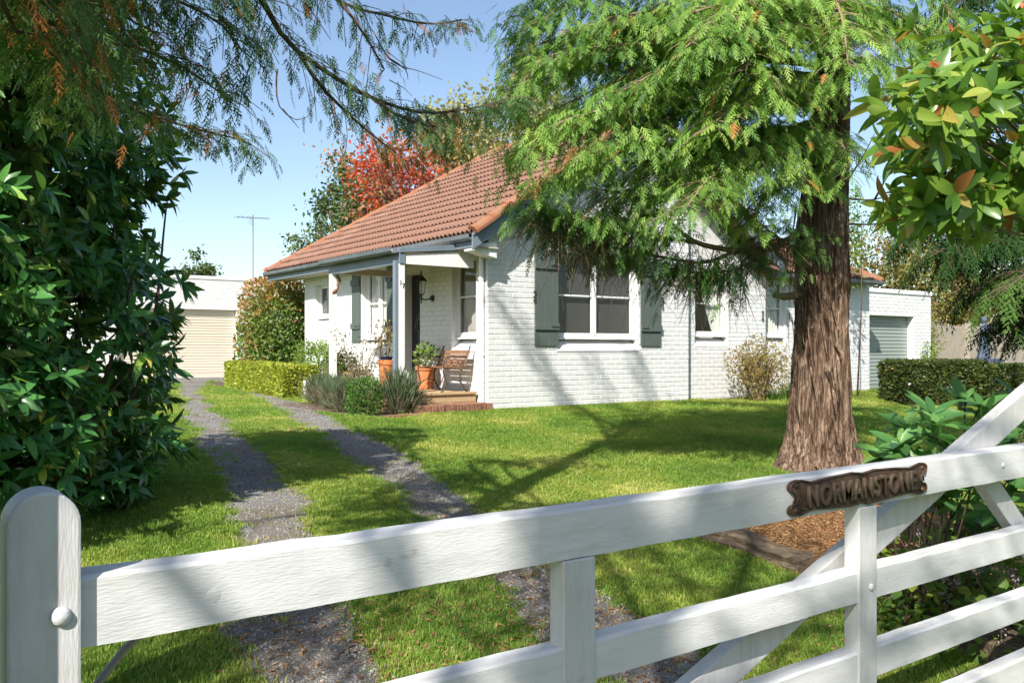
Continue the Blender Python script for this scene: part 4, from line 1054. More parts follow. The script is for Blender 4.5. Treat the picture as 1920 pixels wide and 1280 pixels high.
def spray_template(nb=11, teeth=5):
    """flat scale-leaf spray of a cypress: axis with alternate toothed branchlets"""
    V, F = [], []
    def tri(a, b_, c): 
        o = len(V); V.extend([a, b_, c]); F.append((o, o+1, o+2))
    rr = random.Random(3)
    def pin(p, ang, L, wd):
        d = (math.cos(ang), math.sin(ang)); nx, ny = -d[1], d[0]
        q = (p[0]+d[0]*L, p[1]+d[1]*L)
        tri((p[0]+nx*wd*.5, p[1]+ny*wd*.5), (p[0]-nx*wd*.5, p[1]-ny*wd*.5), q)
        for i in range(teeth):
            f = (i+.6)/(teeth+.3); s = 1 if i % 2 else -1; c = (p[0]+d[0]*L*f, p[1]+d[1]*L*f); tl = L*.40*(1.1-f) + .035
            a2 = ang + s*.62; tip = (c[0]+math.cos(a2)*tl, c[1]+math.sin(a2)*tl); w2 = .033
            tri((c[0]-d[0]*w2, c[1]-d[1]*w2), (c[0]+d[0]*w2, c[1]+d[1]*w2), tip)
    for i in range(nb):
        f = (i+.5)/nb; s = 1 if i % 2 else -1
        L = (.40*(1-f)**.75 + .07)*rr.uniform(.85,1.15)
        pin((f*.92, 0), s*rr.uniform(.55,.85), L, .072)
    pin((.86, 0), 0, .2, .085)
    tri((0,.008), (0,-.008), (1,0))
    V = np.array([(x, y, -.22*x*x - .45*abs(y)**1.5) for x, y in V]); return V, np.array(F)
SPV, SPF = spray_template(9, 3)
SPV2, SPF2 = spray_template(7, 2)

def leaf_template(seg=5, wd=.37, fold=.10, curl=.16):
    V, F = [], []
    for i in range(seg+1):
        f = i/seg; h = wd/2*math.sin(math.pi*min(1, f*.94+.04))**.75*(1-.25*f); z = -curl*f*f
        V += [(f, -h, z+fold*h*2), (f, 0, z), (f, h, z+fold*h*2)]
    for i in range(seg):
        o = i*3; F += [(o+3, o+4, o+1, o), (o+4, o+5, o+2, o+1)]
    return np.array(V), np.array(F)
LV, LF = leaf_template()
LVs = np.array([(0,0,0),(.45,-.26,.07),(1,0,-.10),(.45,.26,.07),(.5,0,0)]); LFs = np.array([(0,1,4),(1,2,4),(2,3,4),(3,0,4)])     # small leaf

def sprays_along(curves, rng, step=.12, sec=(.45,.85), sp=(.22,.36), f0=.12, droop=.5, hang=.35, sp_step=.075, up=.1, wood=None, tint_b=0.0, brown=.03, thin=.006, jit=.02):
    pos, dirs, ups, scl, tint = [], [], [], [], []
    for cv, lim in curves:
        L = np.concatenate([[0], np.cumsum(np.linalg.norm(np.diff(cv, axis=0), axis=1))]); tot = L[-1]
        s = tot*f0*lim.get('f0', 1); side = 1; lt = rng.uniform(-.08,.08) + lim.get('tint', 0)
        while s < tot:
            i = min(np.searchsorted(L, s), len(cv)-1); p = cv[i]; t = norm(cv[min(i+1, len(cv)-1)] - cv[max(i-1, 0)])
            fr_ = s/tot; sd = norm(np.cross(t, [0,0,1.0])); side *= -1
            d = norm(t*rng.uniform(.35,.9) + sd*side*rng.uniform(.5,1) + np.array([0,0,rng.uniform(-.25,.25)+up]))
            ln = rng.uniform(*sec)*(1-.45*fr_)*lim.get('sec', 1)
            n = max(3, int(ln/sp_step)); pts = []
            for k in range(n+1):
                f = k/n; pts.append(p + d*ln*f + np.array([0,0,-droop*ln*f*f]))
            if wood is not None: wood.tube(pts[::2] + [pts[-1]], [thin*(1-.6*q/len(pts[::2])) for q in range(len(pts[::2])+1)], 3, cap=False)
            for k in range(1, n+1):
                tt = norm(pts[k]-pts[k-1]); ss = norm(np.cross(tt, [0,0,1.0])+1e-6); s2 = 1 if k % 2 else -1
                hang_ = hang*lim.get('hang', 1)
                dd = norm(tt*rng.uniform(.5,1) + ss*s2*rng.uniform(.3,.9)*(k < n) + np.array([0,0,-hang_*rng.uniform(.3,1.6)]))
                u_ = norm(np.array([0,0,1.0]) + rng.uniform(-.45,.45,3))
                pos.append(pts[k] + rng.normal(0, jit, 3)); dirs.append(dd); ups.append(u_); scl.append(rng.uniform(*sp)*(1.1-.3*k/n)*lim.get('sp', 1))
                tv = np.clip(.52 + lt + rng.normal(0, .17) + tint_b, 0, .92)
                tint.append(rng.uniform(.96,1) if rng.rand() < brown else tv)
            s += step*rng.uniform(.6,1.4)/lim.get('den', 1)
    return [np.array(a) for a in (pos, dirs, ups, scl, tint)]

def spray_mesh(name, arr, m, parent, TV=SPV, TF=SPF):
    pos, d, u, sc, ti = arr
    B = basis(d, u, sc); V, F, T = instances_np(TV, TF, pos, B, ti)
    me = mesh_np(name, V, F, T); me.materials.append(m); return link(name, me, parent)

def leaf_cloud(name, pos, d, u, sc, ti, m, parent, TV=LVs, TF=LFs):
    V, F, T = instances_np(TV, TF, pos, basis(d, u, sc), ti)
    me = mesh_np(name, V, F, T); me.materials.append(m); return link(name, me, parent)

def lumpy_points(rng, c, r, n, shell=(.72,1.04), lumps=.12, zmin=None, box=False):
    """points through the outer part of a lumpy ellipsoid (or clipped block)"""
    d = norm(rng.normal(size=(n,3)))
    if box:
        k = box if box is not True else 5
        q = 1/np.power(np.sum(np.abs(d)**k, 1), 1/k)
    else: q = np.ones(n)
    ph = rng.uniform(0, 6, 6)
    q = q*(1 + lumps*(np.sin(d[:,0]*5+ph[0])*np.sin(d[:,1]*4+ph[1]) + .7*np.sin(d[:,2]*6+ph[2]+d[:,0]*3) + .5*np.sin(d[:,1]*11+ph[3])*np.sin(d[:,0]*9+ph[4])))
    p = d*q[:,None]*np.random.RandomState(rng.randint(1e6)).uniform(shell[0], shell[1], n)[:,None]*np.array(r) + np.array(c)
    nn = norm(d/np.array(r))
    if zmin is not None:
        k = p[:,2] > zmin; p, nn = p[k], nn[k]
    return p, nn

def shrub(name, label, cat, c, r, n, leaf, m, seed, base=None, group=None, shell=(.55,1.05), lumps=.14, box=False, stems=7, tintf=None, upbias=.35, wood='twig', part='foliage'):
    rng = np.random.RandomState(seed); bz = gz(c[0], c[1]) if base is None else base
    t = thing(name, label, cat, (c[0], c[1], bz), group)
    p, nn = lumpy_points(rng, c, r, n, shell, lumps, bz+.02, box)
    d = norm(nn*.8 + rng.normal(0, .55, p.shape) + np.array([0,0,upbias])); u = norm(nn + rng.normal(0, .5, p.shape) + np.array([0,0,.5]))
    ti = np.clip(rng.normal(.45, .22, len(p)), 0, 1) if tintf is None else tintf(p, rng)
    leaf_cloud(part, p, d, u, rng.uniform(leaf*.7, leaf*1.25, len(p)), ti, M[m], t)
    mb = MB()
    for i in range(stems):
        a = rng.uniform(0, 6.28); e = np.array(c) + np.array([math.cos(a)*r[0]*.6, math.sin(a)*r[1]*.6, r[2]*rng.uniform(-.1,.6)])
        b0 = np.array([c[0]+math.cos(a)*.06, c[1]+math.sin(a)*.06, bz-.03]); md = (b0+e)/2 + np.array([math.cos(a)*.05, math.sin(a)*.05, .05])
        mb.tube([b0, md, e], [.02*max(r), .013*max(r), .005], 5)
    mb.build('stem', M[wood], t, fix=False)
    return t

# ------------------------------------------------------------------ large cypress on the lawn
rng = np.random.RandomState(11)
tree = thing('cypress_tree', 'tall cypress with stringy brown bark and bright drooping sprays on the front lawn', 'tree', (8.55, 6.0, .25))
def bark_trunk(path, rads, na, seed, rough=.06, flare=0.0):
    cv = catmull(path, .035); n = len(cv); zc = np.array([p[2] for p in path]); rr = np.interp(cv[:,2], zc, rads)
    r_ = np.random.RandomState(seed); ph = r_.uniform(0, 6.28, 12); V = []
    z0 = cv[0][2]; th = np.linspace(0, 2*math.pi, na, endpoint=False)
    strip = r_.uniform(-1, 1, na); strip = np.convolve(np.tile(strip, 3), np.ones(2)/2, 'same')[na:2*na]
    for i in range(n):
        h = cv[i][2]-z0
        tw = th + .18*h
        q = 1 + rough*(.9*np.sin(tw*5+ph[0]+.5*np.sin(h*2+ph[1])) + .7*np.sin(tw*9+ph[2]+.7*np.sin(h*3.1)) + .55*np.sin(tw*17+ph[3]+1.1*np.sin(h*2.3+ph[4])) + .5*np.sin(tw*29+ph[5]+.8*np.sin(h*5)))
        sh = int(h*3.0) ; q = q + rough*.75*np.roll(strip, sh)*(1+.4*np.sin(h*7+th*3)) + r_.normal(0, rough*.16, na)
        q = q + flare*np.exp(-h/.30)*(.35 + .55*np.sin(th*3+ph[6])**2*1.0 + .2*np.sin(th*7+ph[7]))
        V.append(np.stack([cv[i][0]+rr[i]*q*np.cos(th), cv[i][1]+rr[i]*q*np.sin(th), np.full(na, cv[i][2]) + .01*np.sin(th*7+ph[8])], -1))
    V = np.concatenate(V); a = np.arange(n-1)[:,None]*na; j = np.arange(na)[None]
    F = np.stack([a+j, a+(j+1) % na, a+na+(j+1) % na, a+na+j], -1).reshape(-1, 4)
    return V, F
def T(u, v, t=10.0): return np.array(at(u, v, t))
tb = np.array([8.56, 5.98, .16])
V, F = bark_trunk([tb, T(1537,800,9.95), T(1541,640,9.95), T(1545,420,9.98), T(1556,250,10), T(1562,60,10), T(1566,-150,10), T(1568,-420,10.05), T(1570,-800,10.1)], [.35,.315,.28,.262,.205,.15,.13,.10,.04], 200, 5, .06, .85)
me = mesh_np('trunk', V, F, smooth=True); me.materials.append(M['bark']); trunk_o = link('trunk', me, tree)
mb = MB()   # peeling strips of bark
for i in range(150):
    h = rng.uniform(.1, 3.6); a = rng.uniform(0, 6.28); L = rng.uniform(.12, .5); r0 = np.interp(h, [0,.5,1.5,3.0,4.0], [.50,.35,.30,.275,.23])*rng.uniform(1.0,1.06)
    cxy = np.array([8.56+.013*h, 5.98+.012*h]); lift = rng.uniform(.004,.03)
    P = [np.array([cxy[0]+(r0+lift*(k/4)**2)*math.cos(a+.05*k), cxy[1]+(r0+lift*(k/4)**2)*math.sin(a+.05*k), .2+h-L*k/4]) for k in range(5)]
    wd = rng.uniform(.008,.022); tg = np.array([-math.sin(a), math.cos(a), 0])
    o_ = len(mb.v)
    for k, p in enumerate(P): mb.v += [tuple(p-tg*wd*(1-.2*k)), tuple(p+tg*wd*(1-.2*k))]
    mb.f += [(o_+2*k, o_+2*k+1, o_+2*k+3, o_+2*k+2) for k in range(4)]
mb.build('bark_strip', M['bark'], trunk_o, fix=False)
LIMBS = [
 ([(1500,440,10),(1440,466,9.6),(1380,470,9.3),(1300,452,9.0),(1240,400,8.8),(1190,368,8.7),(1090,350,8.6)], .052, dict(f0=4.2, den=.8)),
 ([(1540,300,10),(1400,296,9.2),(1250,300,8.6),(1100,315,8.2),(1010,352,8.0)], .045, {}),
 ([(1545,200,10),(1400,185,9.0),(1200,195,8.3),(1050,230,7.9),(985,285,7.8)], .045, {}),
 ([(1548,130,10),(1380,88,9.0),(1180,85,8.4),(1020,110,8.0),(970,185,8.0)], .042, {}),
 ([(1550,60,10),(1350,8,9.0),(1120,-5,8.5),(990,50,8.3)], .04, {}),
 ([(1550,10,10),(1380,-60,9.2),(1180,-70,8.8),(1030,-20,8.6),(960,40,8.6)], .04, {}),
 ([(1545,220,10),(1440,258,8.9),(1340,325,8.1),(1290,385,7.7)], .035, dict(tint=.12)),
 ([(1545,240,10),(1330,250,8.6),(1190,262,8.0),(1090,292,7.6)], .035, {}),
 ([(1550,100,10),(1480,52,8.8),(1420,70,7.9),(1395,150,7.5)], .035, dict(tint=.18)),
 ([(1550,20,10),(1470,-20,8.7),(1380,10,7.9),(1300,80,7.5)], .035, dict(tint=.12)),
 ([(1555,30,10),(1560,-10,8.9),(1580,40,8.2),(1590,120,7.9)], .03, dict(tint=.18)),
 ([(1550,260,10),(1562,262,9.3),(1585,280,8.9),(1595,330,8.7)], .025, dict(tint=.18, sec=.55)),
 ([(1548,255,10),(1530,262,9.3),(1500,290,8.9),(1480,345,8.6)], .025, dict(tint=.18, sec=.6)),
 ([(1555,40,10),(1620,15,9.4),(1690,30,9.0),(1745,100,8.8)], .035, dict(tint=.05)),
 ([(1560,0,10),(1640,-60,9.2),(1730,-30,8.7),(1800,50,8.4)], .035, {}),
 ([(1548,120,10),(1610,110,9.4),(1660,130,9.0),(1690,190,8.8)], .025, dict(tint=.05, sec=.6, den=.7)),
 ([(1545,330,10),(1480,338,9.2),(1430,372,8.7),(1405,425,8.5)], .03, dict(tint=.12, sec=.8)),
 ([(1548,160,10),(1450,132,11),(1300,150,11.5),(1150,200,11.8)], .04, {}),
 ([(1548,250,10),(1430,270,11),(1290,330,11.6),(1200,390,11.7)], .035, {}),
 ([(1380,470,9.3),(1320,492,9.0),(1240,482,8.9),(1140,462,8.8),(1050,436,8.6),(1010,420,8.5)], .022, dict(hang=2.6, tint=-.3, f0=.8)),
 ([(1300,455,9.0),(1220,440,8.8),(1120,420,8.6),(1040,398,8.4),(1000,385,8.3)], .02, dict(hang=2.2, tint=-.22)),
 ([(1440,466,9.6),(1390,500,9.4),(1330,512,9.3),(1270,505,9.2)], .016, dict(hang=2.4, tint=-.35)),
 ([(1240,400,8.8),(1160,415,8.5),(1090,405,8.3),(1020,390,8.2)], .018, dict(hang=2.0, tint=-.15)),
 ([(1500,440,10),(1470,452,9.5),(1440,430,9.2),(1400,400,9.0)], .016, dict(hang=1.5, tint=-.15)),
 ([(1550,80,10),(1420,40,9.4),(1280,35,9.0),(1150,60,8.8),(1060,110,8.7)], .035, {}),
 ([(1550,150,10),(1420,130,9.6),(1300,140,9.2),(1200,170,9.0),(1120,220,8.9)], .035, {}),
 ([(1550,180,10),(1470,160,8.8),(1390,190,8.0),(1330,240,7.6)], .03, dict(tint=.15)),
 ([(1550,40,10),(1490,0,9.0),(1440,-10,8.2),(1360,30,7.6)], .03, dict(tint=.15)),
 ([(1568,-150,10),(1400,-240,9),(1200,-250,8.2),(1040,-170,7.8)], .04, {}),
 ([(1568,-250,10),(1420,-350,9),(1300,-340,8.2)], .035, {}),
 ([(1568,-200,10),(1650,-260,9.2),(1760,-220,8.6)], .035, {}),
 ([(1568,-300,10),(1640,-380,11),(1740,-360,12)], .035, dict(den=.5)),
 ([(1560,60,10),(1660,40,11),(1760,70,12)], .035, dict(den=.6)),
]
for (u_, v_, t_) in ((1000,60,8.6),(1090,30,8.2),(1180,140,7.9),(1260,20,8.0),(1060,170,8.4),(1130,260,8.3),(1230,330,8.3),(1330,60,7.6),(1380,330,8.2),(1000,240,8.9),(1160,350,9.2),(1080,90,9.6),(1650,70,8.6),(980,140,8.8),(1220,90,9.4)):
    LIMBS.append(([(1550, v_*.6+40, 10), ((1550+u_)/2, v_*.75, (10+t_)/2-.1), (u_+(1550-u_)*.2, v_*.9, t_+.1), (u_-20, v_+35, t_)], .03, dict(f0=2.6, tint=rng.uniform(-.1,.15), sec=1.05)))
wood = MB(); curves = []
for P, r0, lim in LIMBS:
    cv = catmull([T(*p) for p in P], .07); curves.append((cv, lim))
    wood.tube([tuple(p) for p in cv[::2]], list(np.linspace(r0, .006, len(cv[::2]))), 7)
for P in ([(1588,372,10),(1640,374,9.9),(1700,352,9.8)], [(1588,420,10),(1650,418,9.9),(1690,385,9.7)], [(1588,340,10),(1620,290,9.9),(1640,250,9.8)], [(1640,374,9.9),(1665,330,9.7),(1690,312,9.6)], [(1650,418,9.9),(1675,420,9.8),(1705,400,9.7)]):
    cv = catmull([T(*p) for p in P], .07); wood.tube([tuple(p) for p in cv], list(np.linspace(.014, .003, len(cv))), 5)
wood.tube([T(1500,553,9.85), T(1470,556,9.7), T(1452,553,9.65)], [.05,.04,.032], 9)
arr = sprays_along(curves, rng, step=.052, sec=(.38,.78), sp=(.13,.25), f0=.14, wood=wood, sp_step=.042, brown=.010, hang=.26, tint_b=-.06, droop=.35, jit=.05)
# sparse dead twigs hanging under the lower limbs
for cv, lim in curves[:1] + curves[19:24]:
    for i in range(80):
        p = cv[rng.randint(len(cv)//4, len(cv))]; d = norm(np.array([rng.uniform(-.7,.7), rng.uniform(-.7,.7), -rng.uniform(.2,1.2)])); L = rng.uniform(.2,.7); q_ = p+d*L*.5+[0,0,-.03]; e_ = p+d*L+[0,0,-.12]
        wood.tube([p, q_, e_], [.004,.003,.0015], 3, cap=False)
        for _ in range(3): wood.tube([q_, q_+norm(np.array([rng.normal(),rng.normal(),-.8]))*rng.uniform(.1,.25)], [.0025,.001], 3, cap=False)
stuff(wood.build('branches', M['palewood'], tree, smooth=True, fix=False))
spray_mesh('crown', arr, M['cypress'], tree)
print('cypress sprays', len(arr[0]))

# ------------------------------------------------------------------ left conifer: trunk at the picture's edge, limbs overhead
rng = np.random.RandomState(21)
ltree = thing('conifer_tree', 'dark conifer beside the gate with a long branch arching over the drive', 'tree', (.12, 3.5, .1))
V, F = bark_trunk([(.10,3.5,.0),(.115,3.5,1.5),(.10,3.5,3.0),(.08,3.5,5.0),(.1,3.5,11.0)], [.17,.15,.135,.12,.04], 72, 8, .05, .3)
me = mesh_np('trunk', V, F, smooth=True); me.materials.append(M['bark']); link('trunk', me, ltree)
tz = lambda z: (.10, 3.5, z)
LL = [
 ([tz(4.9), at(330,-110,5.2), at(440,-60,5.5), at(490,0,5.7), at(540,80,5.9), at(620,140,6.1), at(700,185,6.3), at(800,212,6.6), at(900,200,6.9), at(950,185,7.1)], .042, dict(f0=3.2, sec=.8, den=1.25, hang=1.6, sp=.9)),
 ([at(560,98,5.95), at(600,160,6.05), at(660,220,6.2), at(720,270,6.3), at(760,300,6.4)], .016, dict(den=.8, sec=.5, hang=1.6, sp=.8)),
 ([at(700,185,6.3), at(760,225,6.3), at(830,240,6.4), at(880,262,6.5)], .014, dict(den=1.3, sec=.7, hang=1.6, sp=.9)),
 ([tz(5.2), at(420,-150,5.2), at(560,-60,5.5), at(640,5,5.8), at(720,28,6.0), at(800,45,6.3), at(865,38,6.6)], .03, dict(f0=3.6, sec=.7, den=.9, hang=1.4, sp=.85)),
 ([at(640,5,5.8), at(680,60,5.9), at(710,110,6.0), at(730,150,6.1)], .012, dict(den=.7, sec=.5, hang=1.8, sp=.8)),
 ([tz(4.2), at(200,-60,4.6), at(330,0,4.9), at(420,50,5.2), at(470,120,5.4)], .03, dict(f0=1.5, sec=.8)),
 ([tz(4.0), at(120,20,4.4), at(260,90,4.9), at(350,130,5.3), at(420,180,5.6)], .03, dict(f0=1.5, sec=.8)),
 ([tz(3.7), at(110,120,4.6), at(240,200,5.2), at(360,240,5.9), at(450,262,6.4), at(480,280,6.6)], .028, dict(f0=1.5, sec=.75)),
 ([tz(3.6), at(30,60,3.9), at(100,70,4.0), at(140,110,4.1)], .025, dict(tint=.25)),
 ([tz(3.8), at(10,0,3.9), at(70,30,4.1), at(120,60,4.3)], .025, dict(tint=.25)),
 ([tz(4.4), at(60,-40,4.2), at(180,0,4.6), at(280,60,5.0)], .025, {}),
 ([tz(4.6), at(250,-160,4.8), at(390,-60,5.1), at(450,30,5.2)], .03, dict(f0=1.5)),
 ([tz(4.9), at(150,-150,4.5), at(280,-80,4.8), at(350,20,5.0)], .03, {}),
 # limbs over and behind the camera
 ([tz(4.3), (-.5,2.4,4.5), (-1.0,1.3,4.4), (-1.3,.3,4.1)], .03, dict(den=.42, sec=1.1)),
 ([tz(4.6), (.3,2.3,4.9), (.2,1.2,4.9), (-.2,.2,4.6)], .03, dict(den=.36, sec=1.0)),
 ([tz(5.2), (-.9,2.0,5.5), (-1.9,.8,5.3), (-2.4,-.5,4.9)], .03, dict(den=.45, sec=1.1)),
 ([tz(3.9), (-.9,3.0,4.1), (-1.7,2.5,4.0), (-2.3,2.0,3.7)], .03, dict(den=1.5, sec=1.3)),
 ([tz(4.4), (-.8,3.7,4.6), (-1.7,3.9,4.5), (-2.5,3.9,4.2)], .03, dict(den=.15, sec=1.0)),
 ([tz(5.5), (-.9,3.0,5.8), (-1.8,2.6,5.7), (-2.6,2.0,5.3)], .03, dict(den=.2, sec=1.0)),
 ([tz(4.0), (-.7,2.8,4.3), (-1.5,2.2,4.2), (-2.2,1.5,3.9)], .03, dict(den=1.5, sec=1.3)),
 ([tz(4.3), (.5,2.9,4.6), (.8,2.2,4.6), (1.0,1.5,4.4)], .03, dict(den=1.4, sec=1.2)),
 ([tz(4.7), (-.2,2.7,5.1), (-.4,2.0,5.1), (-.6,1.2,4.9)], .03, dict(den=.6, sec=1.1)),
 # high limbs whose shade falls in streaks across the white wall
 ([tz(8.0), (.6,4.5,8.6), (1.1,5.6,9.0), (1.5,6.6,9.0), (1.7,7.3,9.2)], .05, dict(den=1.7, sec=.55, f0=2.2)),
 ([tz(8.4), (1.0,4.3,9.0), (2.0,5.2,9.5), (3.0,6.2,9.6), (3.4,6.7,9.5)], .05, dict(den=1.7, sec=.55, f0=2.2)),
 ([tz(7.6), (.9,4.2,8.3), (1.7,5.2,8.8), (2.4,6.3,9.0), (2.8,7.0,9.1)], .045, dict(den=1.5, sec=.55, f0=2.2)),
 ([tz(8.8), (.3,4.8,9.5), (.6,6.0,9.9), (.8,7.0,9.8)], .045, dict(den=1.5, sec=.55, f0=2.2)),
]
wood = MB(); curves = []
for P, r0, lim in LL:
    cv = catmull([np.array(p) for p in P], .07); curves.append((cv, lim)); wood.tube([tuple(p) for p in cv[::2]], list(np.linspace(r0, .005, len(cv[::2]))), 7)
arr = sprays_along(curves, rng, step=.05, sec=(.35,.75), sp=(.09,.19), f0=.15, wood=wood, sp_step=.048, brown=.03, hang=.5, droop=.45, thin=.004, jit=.03)
# long bare curling twigs
for P in ([(520,130,5.8),(518,160,5.8),(524,200,5.8),(555,225,5.8),(585,215,5.8)], [(530,205,5.8),(545,222,5.8),(560,240,5.8)], [(570,0,5.7),(600,45,5.7),(620,75,5.8)], [(625,190,6.0),(632,235,6.0),(650,265,6.0),(645,290,6.0)], [(700,60,6),(735,115,6),(790,135,6.1),(830,150,6.2)], [(730,110,6),(760,130,6),(765,150,6)]):
    cv = catmull([T(*p) for p in P], .05); wood.tube([tuple(p) for p in cv], list(np.linspace(.007, .002, len(cv))), 4)
stuff(wood.build('branches', M['twig'], ltree, smooth=True, fix=False))
spray_mesh('crown', arr, M['cypress_dark'], ltree)
print('left sprays', len(arr[0]))

# street conifer behind and left of the camera; its shade dapples the gate and the near grass
rng = np.random.RandomState(25)
stt = thing('conifer_tree', 'street-side conifer behind the viewpoint shading the gate', 'tree', (-4.6, -2.2, 0))
V, F = bark_trunk([(-4.6,-2.2,-.1),(-4.6,-2.2,3),(-4.6,-2.2,6),(-4.6,-2.2,10.5)], [.26,.21,.15,.04], 40, 10, .05, .3)
me = mesh_np('trunk', V, F, smooth=True); me.materials.append(M['bark']); link('trunk', me, stt)
wood = MB(); curves = []
for i in range(26):
    z = rng.uniform(4.6, 9.5); a = rng.uniform(-1.0, 1.7) if i < 20 else rng.uniform(0, 6.28); L = (4.4-.32*(z-4.6))*rng.uniform(.75,1.05); d = np.array([math.cos(a), math.sin(a), 0])
    b0 = np.array([-4.6,-2.2,z]); cv = catmull([b0, b0+d*L*.4+[0,0,.3], b0+d*L*.75+[0,0,.2], b0+d*L+[0,0,-.25]], .1); curves.append((cv, {})); wood.tube([tuple(p) for p in cv[::2]], list(np.linspace(.04,.006,len(cv[::2]))), 6)
arr = sprays_along(curves, rng, step=.62, sec=(.5,1.0), sp=(.28,.45), f0=.25, wood=wood, sp_step=.13, hang=.5)
stuff(wood.build('branches', M['twig'], stt, smooth=True, fix=False)); spray_mesh('crown', arr, M['cypress_dark'], stt, SPV2, SPF2)

# dark conifer low on the far right
rng = np.random.RandomState(31)
rt_ = thing('conifer_tree', 'dark drooping conifer behind the glossy shrub at the far right edge', 'tree', (11.6, 3.9, .15))
V, F = bark_trunk([(11.6,3.9,.05),(11.6,3.9,2.0),(11.65,3.9,5.0),(11.6,3.9,9.0)], [.24,.2,.14,.04], 48, 9, .05, .3)
me = mesh_np('trunk', V, F, smooth=True); me.materials.append(M['bark']); link('trunk', me, rt_)
wood = MB(); curves = []
tr = lambda z: np.array([11.6, 3.9, z])
for P, lim in [([(1960,430,10),(1890,440,9.2),(1820,450,8.8),(1765,470,8.6)], {}), ([(1980,490,10),(1920,505,9.5),(1870,520,9.2),(1835,545,9.0)], {}), ([(1990,540,10.5),(1950,560,10),(1920,575,9.8),(1890,600,9.7)], {}),
               ([(1970,380,10),(1870,380,9.4),(1790,400,9.0),(1720,430,8.9)], {}), ([(1950,300,10),(1860,300,9.5),(1770,330,9.2)], {}), ([(1960,500,9),(1915,520,8.4),(1880,550,8.1)], dict(tint=.7, den=.6)),
               ([(1960,200,10),(1880,180,9.5),(1800,200,9.2)], {}), ([(1960,100,10),(1870,60,9.6),(1780,70,9.2)], {}), ([(1960,20,10),(1890,-40,9.6),(1800,0,9.2)], {}), ([(2000,580,10),(1970,590,9.7),(1930,610,9.5)], {}), ([(1970,430,10.5),(1890,450,10.2),(1820,480,10)], {}), ([(1980,420,11),(1880,430,11),(1790,450,11)], {})]:
    cv = catmull([tr(at(*P[0]).z - .1 if at(*P[0]).z > .5 else .6)] + [T(*p) for p in P], .08); curves.append((cv, lim)); wood.tube([tuple(p) for p in cv[::2]], list(np.linspace(.035, .005, len(cv[::2]))), 6)
arr = sprays_along(curves, rng, step=.036, sec=(.4,.75), sp=(.18,.32), f0=.28, wood=wood, sp_step=.055, brown=.0, hang=.5, jit=.04)
stuff(wood.build('branches', M['twig'], rt_, smooth=True, fix=False))
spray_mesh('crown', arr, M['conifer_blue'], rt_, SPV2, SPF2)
print('right sprays', len(arr[0]))

# ------------------------------------------------------------------ big-leaved shrubs; the 300 leaves nearest the camera are pieces of their own
def leaf_obj_mesh(name, m, LV, LF):
    me = bpy.data.meshes.new(name); me.from_pydata([tuple(v) for v in LV], [], [tuple(f) for f in LF]); me.materials.append(m)
    me.polygons.foreach_set('use_smooth', [True]*len(me.polygons)); return me
def big_leaf_shrub(t, whorls, leaf, m, mo, rng, nleaf=(6,9), spread=(.5,1.1), droop=.35, nobj=300, stems=None, wood='twig', wm='branches', tshift=0.0, tpl=None):
    """whorls: list of (pos, axis)"""
    pos, d, u, sc, ti = [], [], [], [], []
    for p, ax in whorls:
        ax = norm(np.array(ax)); a = norm(np.cross(ax, [.3,.2,1.0])); b_ = np.cross(ax, a); n = rng.randint(*nleaf); a0 = rng.uniform(0, 6.28); wt = rng.normal(0, .1)
        for k in range(n):
            an = a0 + 2*math.pi*k/n + rng.uniform(-.25,.25); sp_ = rng.uniform(*spread)
            dd = norm(ax*math.cos(sp_) + (a*math.cos(an)+b_*math.sin(an))*math.sin(sp_) + np.array([0,0,-droop*rng.uniform(.4,1.6)]))
            pos.append(np.array(p) + ax*rng.uniform(-.03,.01)); d.append(dd); u.append(norm(ax + rng.normal(0,.25,3))); sc.append(leaf*rng.uniform(.7,1.15))
            ti.append(rng.uniform(.93,1) if rng.rand() < .04 else np.clip(.4+wt+tshift+rng.normal(0,.17), 0, .9))
    pos, d, u, sc, ti = map(np.array, (pos, d, u, sc, ti)); B = basis(d, u, sc)
    key = np.linalg.norm(pos - np.array([0,0,CAMH]), axis=1)
    yc = pos[:,0]*ST + pos[:,1]*CT; uu = 960 + FPX*(pos[:,0]*CT - pos[:,1]*ST)/np.maximum(yc,.1); vv = HZ - FPX*(pos[:,2]-CAMH)/np.maximum(yc,.1)
    inside = (uu > -20) & (uu < 1940) & (vv > -20) & (vv < 1300) & (yc > .2)
    order = np.argsort(key + np.where(inside, 0, 50)); pick = order[:min(nobj, int(inside.sum()))]; rest = np.setdiff1d(np.arange(len(pos)), pick)
    LV, LF = tpl or leaf_template()
    lm = leaf_obj_mesh('leaf', M[mo], LV, LF)
    for i in pick:
        o = bpy.data.objects.new('leaf', lm); COL.objects.link(o); o.parent = t; o.matrix_parent_inverse = PINV[t.name]
        mm = Matrix.Identity(4)
        for r_ in range(3):
            for c_ in range(3): mm[r_][c_] = B[i][r_][c_]
        mm.translation = pos[i]; o.matrix_basis = mm
    if len(rest):
        LV3, LF3 = (leaf_template(3) if tpl is None else tpl)
        V, F, Tn = instances_np(LV3, LF3, pos[rest], B[rest], ti[rest]); me = mesh_np('foliage', V, F, Tn, smooth=True); me.materials.append(M[m]); stuff(link('foliage', me, t))
    if stems: stuff(stems.build(wm, M[wood], t, smooth=True, fix=False))

